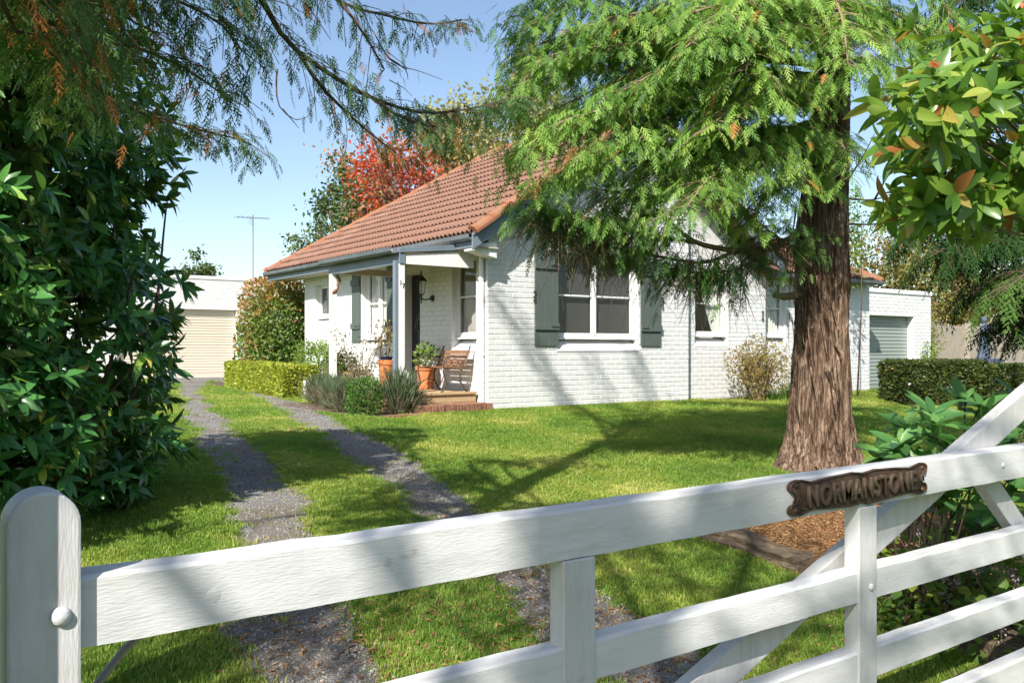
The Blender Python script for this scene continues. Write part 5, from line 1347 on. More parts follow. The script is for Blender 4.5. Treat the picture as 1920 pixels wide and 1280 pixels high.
# left rhododendron
rng = np.random.RandomState(41)
t = thing('rhododendron_bush', 'huge rhododendron with dark glossy leaves between the grass verge and the left edge', 'shrub', (.9, 7.6, .36))
wh = []
for c, r, n in (((1.05,7.75,1.72),(1.02,1.05,1.15),560), ((.62,7.2,1.2),(.85,.85,.9),300), ((1.0,7.9,2.75),(.88,.92,.95),360), ((.25,6.9,2.4),(.85,.85,1.3),400), ((1.4,7.7,.85),(.66,.68,.45),170), ((1.68,8.45,1.6),(.62,.68,.95),190), ((-.15,6.3,1.4),(.75,.75,1.15),220), ((.5,7.8,3.6),(.95,.95,.8),280), ((.9,7.6,.62),(.95,.7,.22),130), ((1.3,7.85,3.35),(.82,.85,.95),330), ((.6,6.7,3.5),(.7,.7,.8),240), ((.40,6.3,4.0),(.65,.65,.75),230), ((.95,7.2,4.25),(.75,.75,.7),230)):
    p, nn = lumpy_points(rng, c, r, n, (.70,1.07), .12, .44)
    wh += [(a, norm(b_ + np.array([0,0,.45]) + rng.normal(0,.3,3))) for a, b_ in zip(p, nn)]
stems = MB()
for i in range(34):
    a, ax = wh[rng.randint(len(wh))]; b0 = np.array([.85+rng.uniform(-.35,.35), 7.5+rng.uniform(-.3,.3), .33]); md = b0*.45+a*.55+rng.normal(0,.12,3)-np.array([0,0,.1])
    cv = catmull([b0, md, a], .15); stems.tube([tuple(q) for q in cv], list(np.linspace(.03,.006,len(cv))), 5)
big_leaf_shrub(t, wh, .165, 'rhodo', 'rhodo_o', rng, droop=.55, stems=stems)

# glossy shrub top right
rng = np.random.RandomState(42)
t = thing('laurel_bush', 'glossy broad-leaved shrub with yellowing leaves and red buds above the gate', 'shrub', (6.7, 2.2, .02))
wh = []
for c, r, n in (((4.34,2.12,2.62),(.50,.42,.52),95), ((4.75,2.3,2.85),(.55,.5,.6),85), ((4.25,2.35,2.2),(.32,.3,.34),36), ((4.6,2.15,2.25),(.42,.35,.40),50), ((5.2,2.4,2.5),(.6,.6,.7),60), ((3.75,2.05,2.66),(.26,.22,.16),16)):
    p, nn = lumpy_points(rng, c, r, n, (.6,1.06), .14)
    wh += [(a, norm(b_*.8 + np.array([0,0,.4]) + rng.normal(0,.35,3))) for a, b_ in zip(p, nn) if a[2] > 2.26]
stems = MB()
for i in range(34):
    a, ax = wh[rng.randint(len(wh))]; b0 = np.array([6.7, 2.2, 0]) + rng.normal(0,.08,3)*[1,1,0]; md = np.array([6.1,2.25,2.45]) + rng.normal(0,.12,3)
    cv = catmull([b0, md, (md+a)/2+rng.normal(0,.05,3)-[0,0,.03], a], .1); stems.tube([tuple(q) for q in cv], list(np.linspace(.028,.004,len(cv))), 5)
big_leaf_shrub(t, wh, .150, 'laurel', 'laurel_o', rng, nleaf=(5,8), droop=.35, stems=stems, wood='palewood', tpl=leaf_template(5,.42,.12,.2))
p = np.array([w_[0] + w_[1]*.03 for w_ in wh[::9]]); mb_p = np.repeat(p, 6, 0) + rng.normal(0,.008,(len(p)*6,3))
leaf_cloud('bud', mb_p, norm(rng.normal(0,.5,mb_p.shape)+[0,0,1.2]), norm(rng.normal(size=mb_p.shape)), rng.uniform(.02,.045,len(mb_p)), rng.uniform(0,1,len(mb_p)), M['redbud'], t)

# low rhododendron behind the gate
rng = np.random.RandomState(43)
t = thing('rhododendron_bush', 'low rhododendron with pale upright leaf whorls just behind the gate brace', 'shrub', (4.6, 2.65, .05))
tips = [(1690,830,4.6),(1655,850,4.8),(1745,775,4.6),(1760,790,4.4),(1810,745,4.9),(1838,760,4.8),(1775,835,4.5),(1840,815,4.7),(1720,862,4.5),(1880,790,5.0),(1900,820,4.7),(1700,800,5.0),(1860,850,4.6),(1905,740,5.4),(1790,870,4.4),(1830,880,4.5),(1890,900,4.5),(1740,900,4.6),(1935,780,5.0),(1950,850,4.8),(1770,930,4.6),(1860,930,4.5), (1840,965,4.7)]
wh = []; stems = MB(); b0 = np.array([4.75, 2.72, .03])
for tp in tips:
    a = T(*tp); ax = norm(np.array([rng.uniform(-.35,.1), rng.uniform(-.35,.05), 1.0])); wh.append((a, ax)); wh.append((a-ax*.07+rng.normal(0,.02,3), norm(ax+rng.normal(0,.3,3))))
    cv = catmull([b0 + rng.normal(0,.04,3)*[1,1,0], (b0+a)/2+rng.normal(0,.06,3), a], .08); stems.tube([tuple(q) for q in cv], list(np.linspace(.006,.004,len(cv))), 5)
big_leaf_shrub(t, wh, .165, 'rhodo2', 'rhodo2_o', rng, nleaf=(7,10), spread=(.75,1.35), droop=.12, stems=stems, wood='twig', tpl=leaf_template(5,.40,.12,.10))

# ------------------------------------------------------------------ clipped and loose shrubs
shrub('photinia_hedge', 'tall clipped shrub with green leaves and copper-red new growth beside the far garage', 'shrub', (8.25,20.75,1.96), (1.08,1.0,1.38), 17000, .105, 'photinia', 51, shell=(.45,1.03), lumps=.05, box=3.2,
      tintf=lambda p, r: np.clip(r.normal(.30,.18,len(p)) + .42*np.clip((p[:,2]-2.1)/1.1,0,1) + .30*np.clip((7.9-p[:,0])/.9,0,1), 0, 1))
def hedge_seg(name, label, p, q, hw, h, n, seed, m, leaf, group, tm=.42):
    p, q = np.array(p), np.array(q); c = (p+q)/2; L = np.linalg.norm(q-p)/2; ang = math.atan2(q[1]-p[1], q[0]-p[0]); bz = gz(c[0], c[1]); rng = np.random.RandomState(seed)
    t = thing(name, label, 'hedge', (c[0],c[1],bz), group)
    ar = np.array([L*h, L*h, hw*h, hw*h, L*hw*2]); fc = rng.choice(5, n, p=ar/ar.sum()); a, b_ = rng.uniform(-1,1,n), rng.uniform(-1,1,n); ins = 1-np.abs(rng.normal(0,.10,n))
    P = np.zeros((n,3)); nn = np.zeros((n,3))
    for k, sg in ((0,-1),(1,1)): m_ = fc == k; P[m_] = np.stack([a*L, sg*hw*(ins+.02*np.sin(a*9+b_*5)), (b_+1)*h/2], 1)[m_]; nn[m_] = (0,sg,0)
    for k, sg in ((2,-1),(3,1)): m_ = fc == k; P[m_] = np.stack([sg*(L-hw+hw*ins), a*hw, (b_+1)*h/2], 1)[m_]; nn[m_] = (sg,0,0)
    m_ = fc == 4; P[m_] = np.stack([a*L, b_*hw, h*(.5+.5*ins)+.012*np.sin(a*14)], 1)[m_]; nn[m_] = (0,0,1)
    R_ = np.array([[math.cos(ang),-math.sin(ang),0],[math.sin(ang),math.cos(ang),0],[0,0,1]]); P = P@R_.T + np.array([c[0],c[1],bz]); nn = nn@R_.T
    leaf_cloud('foliage', P, norm(nn*.6+rng.normal(0,.6,P.shape)+[0,0,.3]), norm(nn+rng.normal(0,.6,P.shape)), rng.uniform(leaf*.7,leaf*1.3,len(P)), np.clip(rng.normal(tm,.24,len(P)),0,1), M[m], t)
    mb = MB()
    for i in range(8):
        a = p+(q-p)*(i+.5)/8; mb.tube([(a[0],a[1],bz-.02),(a[0]+rng.normal(0,.05),a[1]+rng.normal(0,.05),bz+h*.8)], [.018,.006], 5)
    mb.build('stem', M['twig'], t, fix=False)
hedge_seg('golden_hedge', 'far half of the low clipped golden hedge below the copper-tipped shrub', (7.42,21.6), (7.10,19.0), .34, .60, 9000, 60, 'golden', .075, 'golden hedge lengths along the drive')
hedge_seg('golden_hedge', 'near half of the low clipped golden hedge beside the drive', (7.09,18.98), (6.80,16.3), .34, .60, 10000, 61, 'golden', .07, 'golden hedge lengths along the drive')
shrub('green_shrub', 'loose bright green shrub between the golden hedge and the rear porch post', 'shrub', (7.55,17.3,1.25), (.45,.75,.55), 2600, .07, 'greenshrub', 63)
# dry stems beside it
t = thing('dry_grass_clump', 'clump of dry straw-coloured stems below the bright green shrub', 'plant', (7.1,16.5,.65)); rng = np.random.RandomState(64); mb = MB()
for i in range(130):
    a = rng.uniform(0,6.28); L = rng.uniform(.35,.8); b0 = np.array([7.1+rng.normal(0,.12),16.6+rng.normal(0,.2),.64]); d = np.array([math.cos(a)*.5, math.sin(a)*.5, 1.0])*L
    mb.tube([b0, b0+d*.55, b0+d*np.array([1.3,1.3,.85])], [.006,.005,.002], 3, cap=False)
mb.build('stem', M['palewood'], t, fix=False)
mb = MB(); mb.box((6.85,16.1,.6),(7.15,16.45,1.0)); tag(mb.build('planter_block', M['render'], bevel=.01), 'small white block behind the golden hedge end', 'block')

def lavender(label, c, r, n, seed):
    rng = np.random.RandomState(seed); bz = gz(c[0], c[1]); t = thing('lavender_bush', label, 'shrub', (c[0],c[1],bz), 'lavender bushes edging the porch')
    p, nn = lumpy_points(rng, (c[0],c[1],bz+r[2]*.35), (r[0]*.75,r[1]*.75,r[2]*.5), n, (.2,1.0), .1, bz)
    d = norm((p - np.array([c[0],c[1],bz-.15]))*np.array([1,1,1.2]) + rng.normal(0,.12,p.shape)); TVb = np.array([(0,-.035,0),(0,.035,0),(.5,.05,.01),(.5,-.05,.01),(1,0,-.02)]); 
    TFb = np.array([(0,1,2),(0,2,3),(3,2,4)])
    V, F, T_ = instances_np(TVb*np.array([1,.55,1]), TFb, p, basis(d, norm(rng.normal(size=p.shape)), rng.uniform(.12,.24,len(p))), np.clip(rng.normal(.45,.2,len(p)) + np.where(p[:,2] < bz+.22, .35, 0), 0, 1))
    me = mesh_np('foliage', V, F, T_); me.materials.append(M['lavender']); link('foliage', me, t)
for i, (c, r, lab) in enumerate((((6.52,14.75),(.30,.34,.50),'grey-green lavender bush at the far end of the row by the rear post'), ((6.36,14.05),(.32,.40,.50),'second lavender bush from the rear porch post'), ((6.20,13.35),(.34,.42,.50),'middle lavender bush of the row along the porch'),
                                ((6.08,12.65),(.36,.42,.50),'lavender bush in the row just behind the small box bush'), ((6.50,11.85),(.48,.42,.74),'large spreading lavender bush beside the porch step'))):
    lavender(lab, c, r, 3200 if i < 4 else 1900, 70+i)
shrub('box_bush', 'small bright green clipped box bush between the lavender bushes', 'shrub', (5.98,11.95,.88), (.25,.24,.30), 1900, .045, 'box', 76, shell=(.7,1.04), lumps=.06, box=3)
# plants in pots and the leggy rose
shrub('potted_plant', 'leafy plant with reddish stems in the large terracotta pot', 'plant', (7.76,13.17,1.48), (.20,.20,.22), 240, .085, 'greenshrub', 77, base=ZD+.34, stems=9, shell=(.3,1.0))
shrub('potted_plant', 'pale twiggy plant in the dark blue pot beyond the corner post', 'plant', (7.33,13.80,1.80), (.20,.22,.36), 150, .07, 'dryleaf', 78, base=ZD+.5, stems=9, shell=(.3,1.05))
shrub('potted_plant', 'bushy small-leaved plant filling the stone bowl', 'plant', (6.93,14.66,1.34), (.30,.30,.24), 700, .055, 'darkbox', 79, base=ZD+.22, stems=9, shell=(.3,1.05))
t = thing('rose_bush', 'leggy nearly bare rose bush rising in front of the shuttered porch window', 'shrub', (6.52,13.15,.62)); rng = np.random.RandomState(80); mb = MB(); lp = []
for i in range(16):
    a = rng.uniform(0,6.28); b0 = np.array([6.52,13.15,.6]) + rng.normal(0,.03,3)*[1,1,0]; L = rng.uniform(.8,1.55); d = np.array([math.cos(a)*.22, math.sin(a)*.22, 1.0])
    cv = catmull([b0, b0+d*L*.5+rng.normal(0,.04,3), b0+d*L*np.array([1.5,1.5,.92])], .12); mb.tube([tuple(q) for q in cv], list(np.linspace(.008,.003,len(cv))), 4)
    for q in cv[3:]:
        for _ in range(2):
            if rng.rand() < .8:
                dd = norm(rng.normal(size=3)+[0,0,.4]); e = q+dd*rng.uniform(.06,.2); mb.tube([q, e], [.003,.0015], 3, cap=False); lp += [e + rng.normal(0,.02,3) for _ in range(2)]
mb.build('stem', M['palewood'], t, fix=False); lp = np.array(lp)
leaf_cloud('foliage', lp, norm(rng.normal(size=lp.shape)), norm(rng.normal(size=lp.shape)+[0,0,1]), rng.uniform(.03,.06,len(lp)), rng.uniform(0,.8,len(lp)), M['darkbox'], t)
lp2 = np.array([6.62,13.4,.95]) + rng.normal(0,1,(520,3))*[.16,.3,.16]
shrub('small_shrub', 'straggly mauve-tinged shrub at the foot of the rose bush', 'shrub', (6.75,13.6,1.12), (.25,.42,.26), 700, .045, 'dryleaf', 81, shell=(.3,1.05), base=.9)

# shrubs along the front wall
t = shrub('wall_shrub', 'rounded yellow-brown shrub in front of the curtained window', 'shrub', (14.05,11.15,1.22), (.80,.45,.60), 3600, .058, 'dryleaf', 82, shell=(.25,1.05), stems=26, wood='palewood')
def straps(name, label, c, rx, ry, n, L, seed, m='strap', cat='plant'):
    rng = np.random.RandomState(seed); bz = gz(c[0], c[1]); t = thing(name, label, cat, (c[0],c[1],bz)); V, F, T_ = [], [], []
    for i in range(n):
        p = np.array([c[0]+rng.uniform(-rx,rx), c[1]+rng.uniform(-ry,ry), bz-.01]); a = rng.uniform(0,6.28); ln = L*rng.uniform(.5,1.1); d = np.array([math.cos(a), math.sin(a), 0]); s = np.array([-math.sin(a), math.cos(a), 0])*rng.uniform(.008,.014); o = len(V)
        for k in range(4):
            f = k/3; q = p + d*ln*.55*f*f + np.array([0,0,ln*(f-.35*f*f)]); V += [q-s*(1-f*.9), q+s*(1-f*.9)]
        F += [(o+2*k, o+2*k+1, o+2*k+3, o+2*k+2) for k in range(3)]; T_ += [rng.rand()]*8
    me = mesh_np('leaf_clump', np.array(V), np.array(F), np.array(T_)); me.materials.append(M[m]); link('leaf_clump', me, t); return t
straps('strap_leaf_clump', 'low green strap-leaved clump along the wall right of the yellow-brown shrub', (14.95,11.3), .75, .28, 420, .34, 83)
straps('strap_leaf_clump', 'taller strap-leaved clump under the second front window beside the trunk', (16.0,11.5), .5, .3, 260, .6, 84)
t = thing('faded_flower_clump', 'few faded brown flower stalks under the second front window', 'plant', (15.7,11.75,.62)); rng = np.random.RandomState(85); mb = MB(); lp = []
for i in range(9):
    b0 = np.array([15.5+rng.uniform(-.2,.7),11.75+rng.uniform(-.1,.1),.6]); e = b0+np.array([rng.normal(0,.1),rng.normal(0,.05),rng.uniform(.55,.9)]); mb.tube([b0,(b0+e)/2,e], [.008,.007,.005], 4); lp += [e+rng.normal(0,.05,3)*[1,1,.5] for _ in range(12)]
mb.build('stem', M['palewood'], t, fix=False); lp = np.array(lp); leaf_cloud('flower_head', lp, norm(rng.normal(size=lp.shape)), norm(rng.normal(size=lp.shape)), rng.uniform(.05,.09,len(lp)), rng.uniform(0,.7,len(lp)), M['dryleaf'], t)

# dark clipped hedge on the right
hedge_seg('unseen_fill_hedge', 'unseen tall dark hedge added behind the viewpoint to cut sky fill on the foreground', (-13,-7.5), (16,-7.5), .8, 4.2, 11000, 98, 'darkbox', .30, 'added sky fill blocker')  # added out of view: blocks low sky light to deepen foreground shade
hedge_seg('clipped_hedge', 'rounded near end of the dark clipped hedge by the green roller door', (16.75,9.95), (18.3,9.1), .48, .86, 15000, 86, 'darkbox', .075, 'dark hedge lengths below the statue')
hedge_seg('clipped_hedge', 'long dark clipped hedge running below the statue to the right edge', (18.3,9.1), (22.4,7.2), .5, .86, 26000, 87, 'darkbox', .075, 'dark hedge lengths below the statue')
shrub('wall_climber', 'small leafy climber at the right corner of the flat-roofed garage', 'plant', (22.3,12.2,1.25), (.35,.22,.62), 420, .07, 'greenshrub', 88, shell=(.2,1.05))
shrub('ivy_mass', 'leafy climber spilling over the paling fence left of the statue', 'plant', (24.9,13.85,1.75), (.85,.32,1.15), 2200, .085, 'hedgerow', 89, shell=(.4,1.05), lumps=.25)

# plectranthus with flower spikes behind the gate
def flowerplant(label, c, r, n, ns, seed):
    rng = np.random.RandomState(seed); bz = gz(c[0], c[1]); t = thing('flowering_plant', label, 'plant', (c[0],c[1],bz), 'mauve flowering plants behind the gate')
    p, nn = lumpy_points(rng, (c[0],c[1],bz+r[2]*.5), r, n, (.5,1.05), .15, bz+.01)
    d = norm(nn*[1,1,.3]+rng.normal(0,.4,p.shape)); leaf_cloud('foliage', p, d, norm(rng.normal(0,.4,p.shape)+[0,0,1]), rng.uniform(.05,.085,len(p)), rng.uniform(0,1,len(p)), M['mint'], t, *leaf_template(3,.8,.1,.15))
    mb = MB(); fp = []
    for i in range(ns):
        q = p[rng.randint(len(p))]; e = q + np.array([rng.normal(0,.05),rng.normal(0,.05),rng.uniform(.14,.26)]); mb.tube([q, e], [.003,.0015], 3, cap=False)
        for k in range(26):
            f = rng.uniform(.25,1); a = rng.uniform(0,6.28); fp.append(q+(e-q)*f+np.array([math.cos(a),math.sin(a),0])*.018*(1.2-f*.6))
    mb.build('stem', M['redbrick'], t, fix=False); fp = np.array(fp)
    leaf_cloud('flower_spike', fp, norm(rng.normal(size=fp.shape)), norm(rng.normal(size=fp.shape)), rng.uniform(.010,.022,len(fp)), rng.uniform(0,1,len(fp)), M['flower'], t)
flowerplant('mauve flowering plant between the name plate and the second brace', T(1775,1000,5.0)*[1,1,0], (.34,.3,.28), 260, 16, 91)
flowerplant('mauve flowering plant beside the second brace of the gate', T(1880,960,5.2)*[1,1,0], (.4,.35,.36), 330, 18, 92)
flowerplant('lowest mauve flowering plant, seen between the lower gate rails', T(1870,1080,4.6)*[1,1,0], (.33,.28,.26), 240, 13, 93)
flowerplant('mauve flowering plant just right of the short upright', T(1715,1010,4.9)*[1,1,0], (.28,.25,.42), 320, 12, 96)
flowerplant('tall leafy mauve plant behind the top rail beside the second brace', T(1830,930,5.0)*[1,1,0], (.36,.3,.55), 420, 16, 97)
flowerplant('mauve flowering plant at the right edge below the second rail', T(1960,1060,4.7)*[1,1,0], (.35,.3,.3), 260, 12, 94)
straps('pink_cordyline', 'small red-leaved plant seen just right of the name plate upright', T(1660,945,6.6)[:2].tolist(), .12, .12, 46, .3, 95, 'pinkflower')

# ------------------------------------------------------------------ trees and shrubs beyond the house
def far_tree(name, label, c, r, n, leaf, m, seed, trunk_r=.16, lumps=.22, shell=(.35,1.08), group='trees beyond the cottage', clumps=26, cl=.34):
    rng = np.random.RandomState(seed); bz = gz(c[0], c[1]); t = thing(name, label, 'tree', (c[0],c[1],bz), group)
    cp, cn = lumpy_points(rng, c, r, clumps, (.35,.9), lumps); k = rng.randint(0, clumps, n)
    p = cp[k] + rng.normal(0, 1, (n,3))*np.array(r)*cl*.5; d = norm(rng.normal(size=(n,3))); ti = np.clip(.5 + .28*rng.normal(size=clumps)[k] + rng.normal(0,.15,n), 0, 1)
    leaf_cloud('crown', p, d, norm(rng.normal(size=(n,3))+[0,0,.7]), rng.uniform(leaf*.7,leaf*1.3,n), ti, M[m], t)
    mb = MB(); top = np.array(c); mb.tube([(c[0],c[1],bz-.1),(c[0]+.1,c[1],(bz+c[2])/2),tuple(top)], [trunk_r,trunk_r*.7,trunk_r*.35], 8)
    for q in cp: s = np.array([c[0],c[1],bz+(c[2]-bz)*rng.uniform(.5,.9)]); mb.tube([s, (s+q)/2+rng.normal(0,.1,3), q], [trunk_r*.3,trunk_r*.18,.012], 5)
    mb.build('trunk', M['palewood'] if m in ('gum','autumn') else M['twig'], t, smooth=True, fix=False)
far_tree('autumn_tree', 'tree in red and orange autumn leaf rising behind the tiled roof', T(760,355,31), (2.5,2.3,2.3), 6400, .17, 'autumn', 101, clumps=44, cl=.34)
far_tree('evergreen_tree', 'dark green tree behind the left side of the autumn tree', T(672,385,34), (1.6,1.7,1.9), 4200, .2, 'farleaf', 102, clumps=34)
far_tree('evergreen_tree', 'low green tree top at the far end of the roof hip', T(600,470,36), (1.3,1.2,1.2), 1500, .17, 'farleaf', 103, clumps=14)
far_tree('gum_tree', 'tall olive gum tree behind the roof ridge', T(880,262,38), (2.6,2.4,2.2), 4600, .24, 'gum', 104, .22, clumps=46)
far_tree('gum_tree', 'pale olive gum tree half hidden behind the cypress crown', T(1010,190,40), (2.0,2.2,3.6), 4200, .24, 'gum', 105, .22, clumps=34)
far_tree('evergreen_tree', 'small green tree top above the far garage roof', T(362,510,46), (1.2,1.2,1.0), 1500, .2, 'farleaf', 106, clumps=12)
for i, (u, v, tt, rx, rz, lab) in enumerate(((1640,520,34,2.4,1.9,'olive shrub mass behind the flat-roofed garage, nearest the trunk'), (1720,500,35,2.6,2.2,'tallest yellow-green shrub behind the flat-roofed garage'), (1790,560,32,2.0,1.8,'yellow-brown shrub behind the fence and statue'), (1880,570,34,2.4,2.0,'shrub behind the fence at the right edge'))):
    far_tree('tall_shrub', lab, T(u,v,tt), (rx,rx,rz), 3600, .16, 'hedgerow', 110+i, .1, clumps=30, group='shrubs behind the fence')
shrub('trunk_ivy', 'light green climber seen just right of the cypress trunk', 'plant', T(1602,440,19), (.25,.25,1.1), 420, .1, 'greenshrub', 119, shell=(.2,1.05), stems=3)

# ------------------------------------------------------------------ grass, gravel stones, needles
def gn_scatter(name, pts, rots, scl, temps, m):
    n = len(pts); me = bpy.data.meshes.new(name); me.vertices.add(n); me.vertices.foreach_set('co', np.ascontiguousarray(pts, dtype=np.float32).ravel())
    a = me.attributes.new('rot', 'FLOAT_VECTOR', 'POINT'); a.data.foreach_set('vector', np.ascontiguousarray(rots, dtype=np.float32).ravel())
    a = me.attributes.new('scl', 'FLOAT', 'POINT'); a.data.foreach_set('value', np.ascontiguousarray(scl, dtype=np.float32))
    a = me.attributes.new('pick', 'INT', 'POINT'); a.data.foreach_set('value', (np.arange(n) % len(temps)).astype(np.int32))
    me.materials.append(m); o = link(name, me)
    ng = bpy.data.node_groups.new(name, 'GeometryNodeTree'); ng.interface.new_socket('Geometry', in_out='INPUT', socket_type='NodeSocketGeometry'); ng.interface.new_socket('Geometry', in_out='OUTPUT', socket_type='NodeSocketGeometry')
    gi = ng.nodes.new('NodeGroupInput'); go = ng.nodes.new('NodeGroupOutput'); jn = ng.nodes.new('GeometryNodeJoinGeometry')
    def attr(nm, ty):
        q = ng.nodes.new('GeometryNodeInputNamedAttribute'); q.data_type = ty; q.inputs['Name'].default_value = nm; return q.outputs['Attribute']
    ra, sa, pa = attr('rot', 'FLOAT_VECTOR'), attr('scl', 'FLOAT'), attr('pick', 'INT')
    for i, tv in enumerate(temps):
        ip = ng.nodes.new('GeometryNodeInstanceOnPoints'); oi = ng.nodes.new('GeometryNodeObjectInfo'); oi.inputs['Object'].default_value = tv; oi.inputs['As Instance'].default_value = True
        cp = ng.nodes.new('FunctionNodeCompare'); cp.data_type = 'INT'; cp.operation = 'EQUAL'; cp.inputs[3].default_value = i
        ng.links.new(pa, cp.inputs[2]); ng.links.new(gi.outputs[0], ip.inputs['Points']); ng.links.new(cp.outputs[0], ip.inputs['Selection']); ng.links.new(oi.outputs['Geometry'], ip.inputs['Instance'])
        ng.links.new(ra, ip.inputs['Rotation']); ng.links.new(sa, ip.inputs['Scale']); ng.links.new(ip.outputs[0], jn.inputs[0])
    ng.links.new(jn.outputs[0], go.inputs[0]); md = o.modifiers.new('scatter', 'NODES'); md.node_group = ng
    return stuff(o)
def template(name, V, F, m):
    me = bpy.data.meshes.new(name); me.from_pydata([tuple(v) for v in V], [], [tuple(f) for f in F]); me.materials.append(m); return bpy.data.objects.new(name, me)
def tuft(seed, n=20, R=.060, H=.034):
    r = random.Random(seed); V, F = [], []
    for i in range(n):
        x, y, a, h = r.gauss(0,R*.6), r.gauss(0,R*.6), r.uniform(0,6.28), H*r.uniform(.5,1.15); wd = r.uniform(.0022,.004); ln = h*r.uniform(.2,.9)
        c, s = math.cos(a), math.sin(a); o = len(V)
        V += [(x-s*wd, y+c*wd, -.01), (x+s*wd, y-c*wd, -.01), (x+c*ln*.4+s*wd*.8, y+s*ln*.4-c*wd*.8, h*.65), (x+c*ln*.4-s*wd*.8, y+s*ln*.4+c*wd*.8, h*.65), (x+c*ln, y+s*ln, h)]
        F += [(o,o+1,o+2,o+3), (o+3,o+2,o+4)]
    return V, F
rng = np.random.RandomState(77)
def visible(P, mg=60):
    yc = P[:,0]*ST + P[:,1]*CT; xc = P[:,0]*CT - P[:,1]*ST; z = P[:,2]-CAMH
    u = 960 + FPX*xc/np.maximum(yc,.1); v = HZ - FPX*z/np.maximum(yc,.1)
    return (yc > .5) & (u > -mg*3) & (u < 1920+mg*3) & (v < 1280+mg*2), yc
def in_tracks(P, mg=0.0):
    a, b_ = track_edges(TRL, P[:,1], .4); c, d = track_edges(TRR, P[:,1], 2.2)
    m1 = ((P[:,0] > a-mg) & (P[:,0] < b_+mg)) | ((P[:,0] > c-mg) & (P[:,0] < d+mg))
    return m1
def in_beds(P):
    x, y = P[:,0], P[:,1]
    m_ = (((x-6.6)/1.65)**2 + ((y-3.5)/1.45)**2 < 1) | (((x-6.15)/.5)**2 + ((y-13.3)/2.0)**2 < 1) | (((x-15.2)/2.2)**2 + ((y-11.85)/.5)**2 < 1) | (((x-7.65)/.7)**2 + ((y-20.2)/3.9)**2 < 1)
    m_ |= (((x-8.62)/.62)**2 + ((y-5.95)/.56)**2 < 1)
    m_ |= (x > X0-.02) & (y > Y0-.02) & (x < 12.72) | (x > 12.6) & (y > 11.84) & (x < 23) | (x > 6.55) & (y > 11.62) & (y < 15) & (x < 8.1) | (x > 6.6) & (y > 27.6) & (x < 11)
    return m_
N = 420000
P = np.stack([rng.uniform(-1, 26, N), rng.uniform(1.9, 28, N)], 1); P = np.concatenate([P, np.stack([rng.uniform(-.5, 12, 160000), rng.uniform(2.2, 11.7, 160000)], 1)])
Z = np.where(P[:,1] < 11.7, .62*(np.maximum(P[:,1],1.8)-1.8)/9.9, .62+np.minimum(.1,(P[:,1]-11.7)/163.)); P = np.concatenate([P, Z[:,None]], 1)
vis, yc = visible(P)
keep = vis & ~in_beds(P) & (rng.rand(len(P)) < np.clip(1.25-yc/24, .12, 1))
pn = .5+.5*np.sin(P[:,0]*2.1+1.3*np.sin(P[:,1]*1.7))*np.sin(P[:,1]*1.9+np.sin(P[:,0]*2.3))
trk = in_tracks(P); edge = in_tracks(P, .12) & ~trk
inner = in_tracks(P, -.10); fuzz = .5+.5*np.sin(P[:,0]*9+3*np.sin(P[:,1]*4))*np.sin(P[:,1]*7+2*np.sin(P[:,0]*5))
keep &= ~inner | (rng.rand(len(P)) < .02*fuzz)
keep &= ~(trk & ~inner) | (rng.rand(len(P)) < .75*fuzz**1.5)
keep &= ~edge | (rng.rand(len(P)) < .45+.55*fuzz)
centre = (P[:,0] > lerp_tab(TRL, P[:,1])[0]) & (P[:,0] < lerp_tab(TRR, P[:,1])[0])
keep &= ~centre | (rng.rand(len(P)) < .35+.6*pn)
P, pn, yc, centre = P[keep], pn[keep], yc[keep], centre[keep]
sc = rng.uniform(.65,1.15,len(P))*(.85+.3*pn)*np.where(centre, .75, 1)*np.clip(.9+yc/40, .9, 1.3)
rot = np.stack([rng.normal(0,.12,len(P)), rng.normal(0,.12,len(P)), rng.uniform(0,6.28,len(P))], 1)
temps = [template('grass_tuft', *tuft(s), M['grass']) for s in range(4)]
g_ = gn_scatter('grass', P, rot, sc, temps, M['grass']); g_['label'] = 'short green lawn grass growing round the gravel drive'; g_['category'] = 'grass'
print('tufts', len(P))
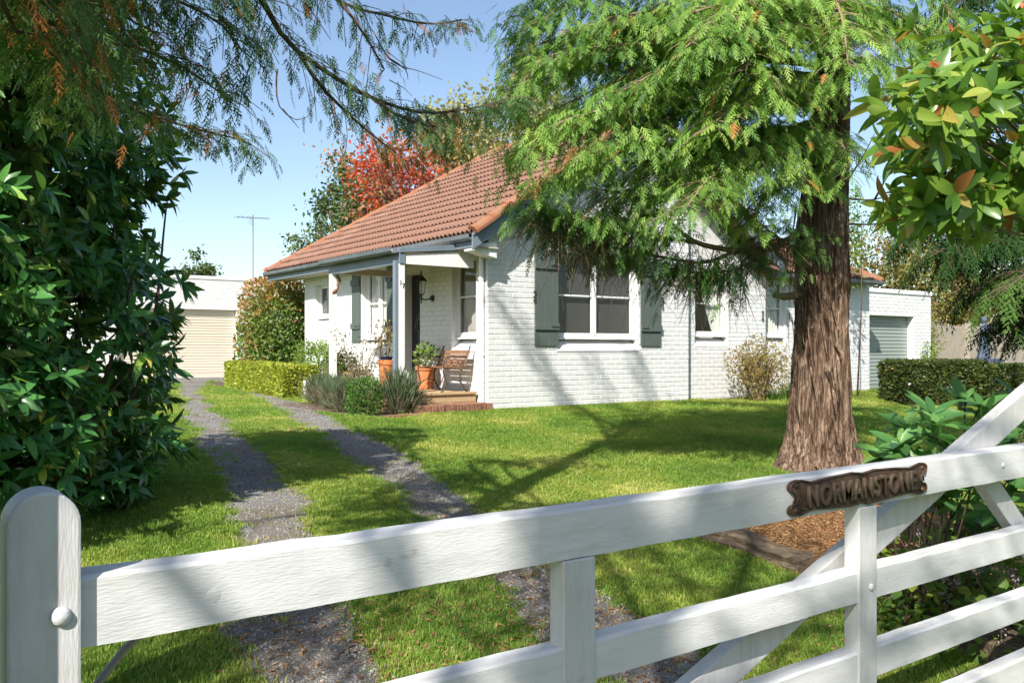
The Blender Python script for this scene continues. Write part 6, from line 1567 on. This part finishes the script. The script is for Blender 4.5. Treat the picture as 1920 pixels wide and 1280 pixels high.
# stones
N = 520000
P = np.stack([rng.uniform(.2, 9.5, N), rng.uniform(2.2, 26, N)], 1); P = P[rng.rand(N) < np.clip(1.3-P[:,1]/14, .1, 1)]
Z = np.where(P[:,1] < 11.7, .62*(np.maximum(P[:,1],1.8)-1.8)/9.9, .62+np.minimum(.1,(P[:,1]-11.7)/163.)) + .010; P = np.concatenate([P, Z[:,None]], 1)
trk = in_tracks(P, -.02); edge = in_tracks(P, .10) & ~trk; vis, yc = visible(P)
keep = vis & (trk & (rng.rand(len(P)) < .8) | edge & (rng.rand(len(P)) < .2)); P = P[keep]
def stone(seed):
    bm = bmesh.new(); bmesh.ops.create_icosphere(bm, subdivisions=1, radius=1); r = random.Random(seed)
    for v in bm.verts: v.co *= r.uniform(.75,1.15); v.co.z *= .6
    V = [tuple(v.co) for v in bm.verts]; F = [[v.index for v in f.verts] for f in bm.faces]; bm.free(); return V, F
temps = [template('pebble', *stone(s), M['pebble']) for s in range(4)]
g_ = gn_scatter('gravel', P, rng.uniform(0,6.28,(len(P),3))*[.1,.1,1], rng.gamma(4, .0011, len(P))+.0022, temps, M['pebble']); g_['label'] = 'loose grey gravel stones covering the two wheel tracks'; g_['category'] = 'gravel'
print('stones', len(P))
# fallen needles and bark chips on the mulch
N = 26000
a, q = rng.uniform(0,6.28,N), np.sqrt(rng.rand(N)); P = np.stack([6.6+1.72*q*np.cos(a), 3.5+1.5*q*np.sin(a)], 1); P = np.concatenate([P, np.stack([rng.uniform(1.0,5.2,7000), 2.4+2.6*rng.rand(7000)**1.5], 1), np.stack([rng.uniform(2.4,11,4200), rng.uniform(3,10.5,4200)], 1), np.stack([8.56+rng.normal(0,.55,2600), 5.98+rng.normal(0,.55,2600)], 1)])
Z = .62*(np.maximum(P[:,1],1.8)-1.8)/9.9 + .014; P = np.concatenate([P, Z[:,None]], 1)
def chip(seed):
    r = random.Random(seed); L, W = 1.0, r.uniform(.08,.3); return [(-L/2,-W/2,0),(L/2,-W/3,.05),(L/2,W/2,.1),(-L/2,W/2,.03),(0,-W/2,.16)], [(0,4,3),(4,1,2),(4,2,3)]
temps = [template('needle', *chip(s), M['needle']) for s in range(4)]
g_ = gn_scatter('fallen_leaves', P, np.stack([rng.normal(0,.3,len(P)), rng.normal(0,.3,len(P)), rng.uniform(0,6.28,len(P))],1), rng.uniform(.015,.05,len(P)), temps, M['needle']); g_['label'] = 'brown fallen needles and bark chips strewn over the mulch'; g_['category'] = 'fallen leaves'
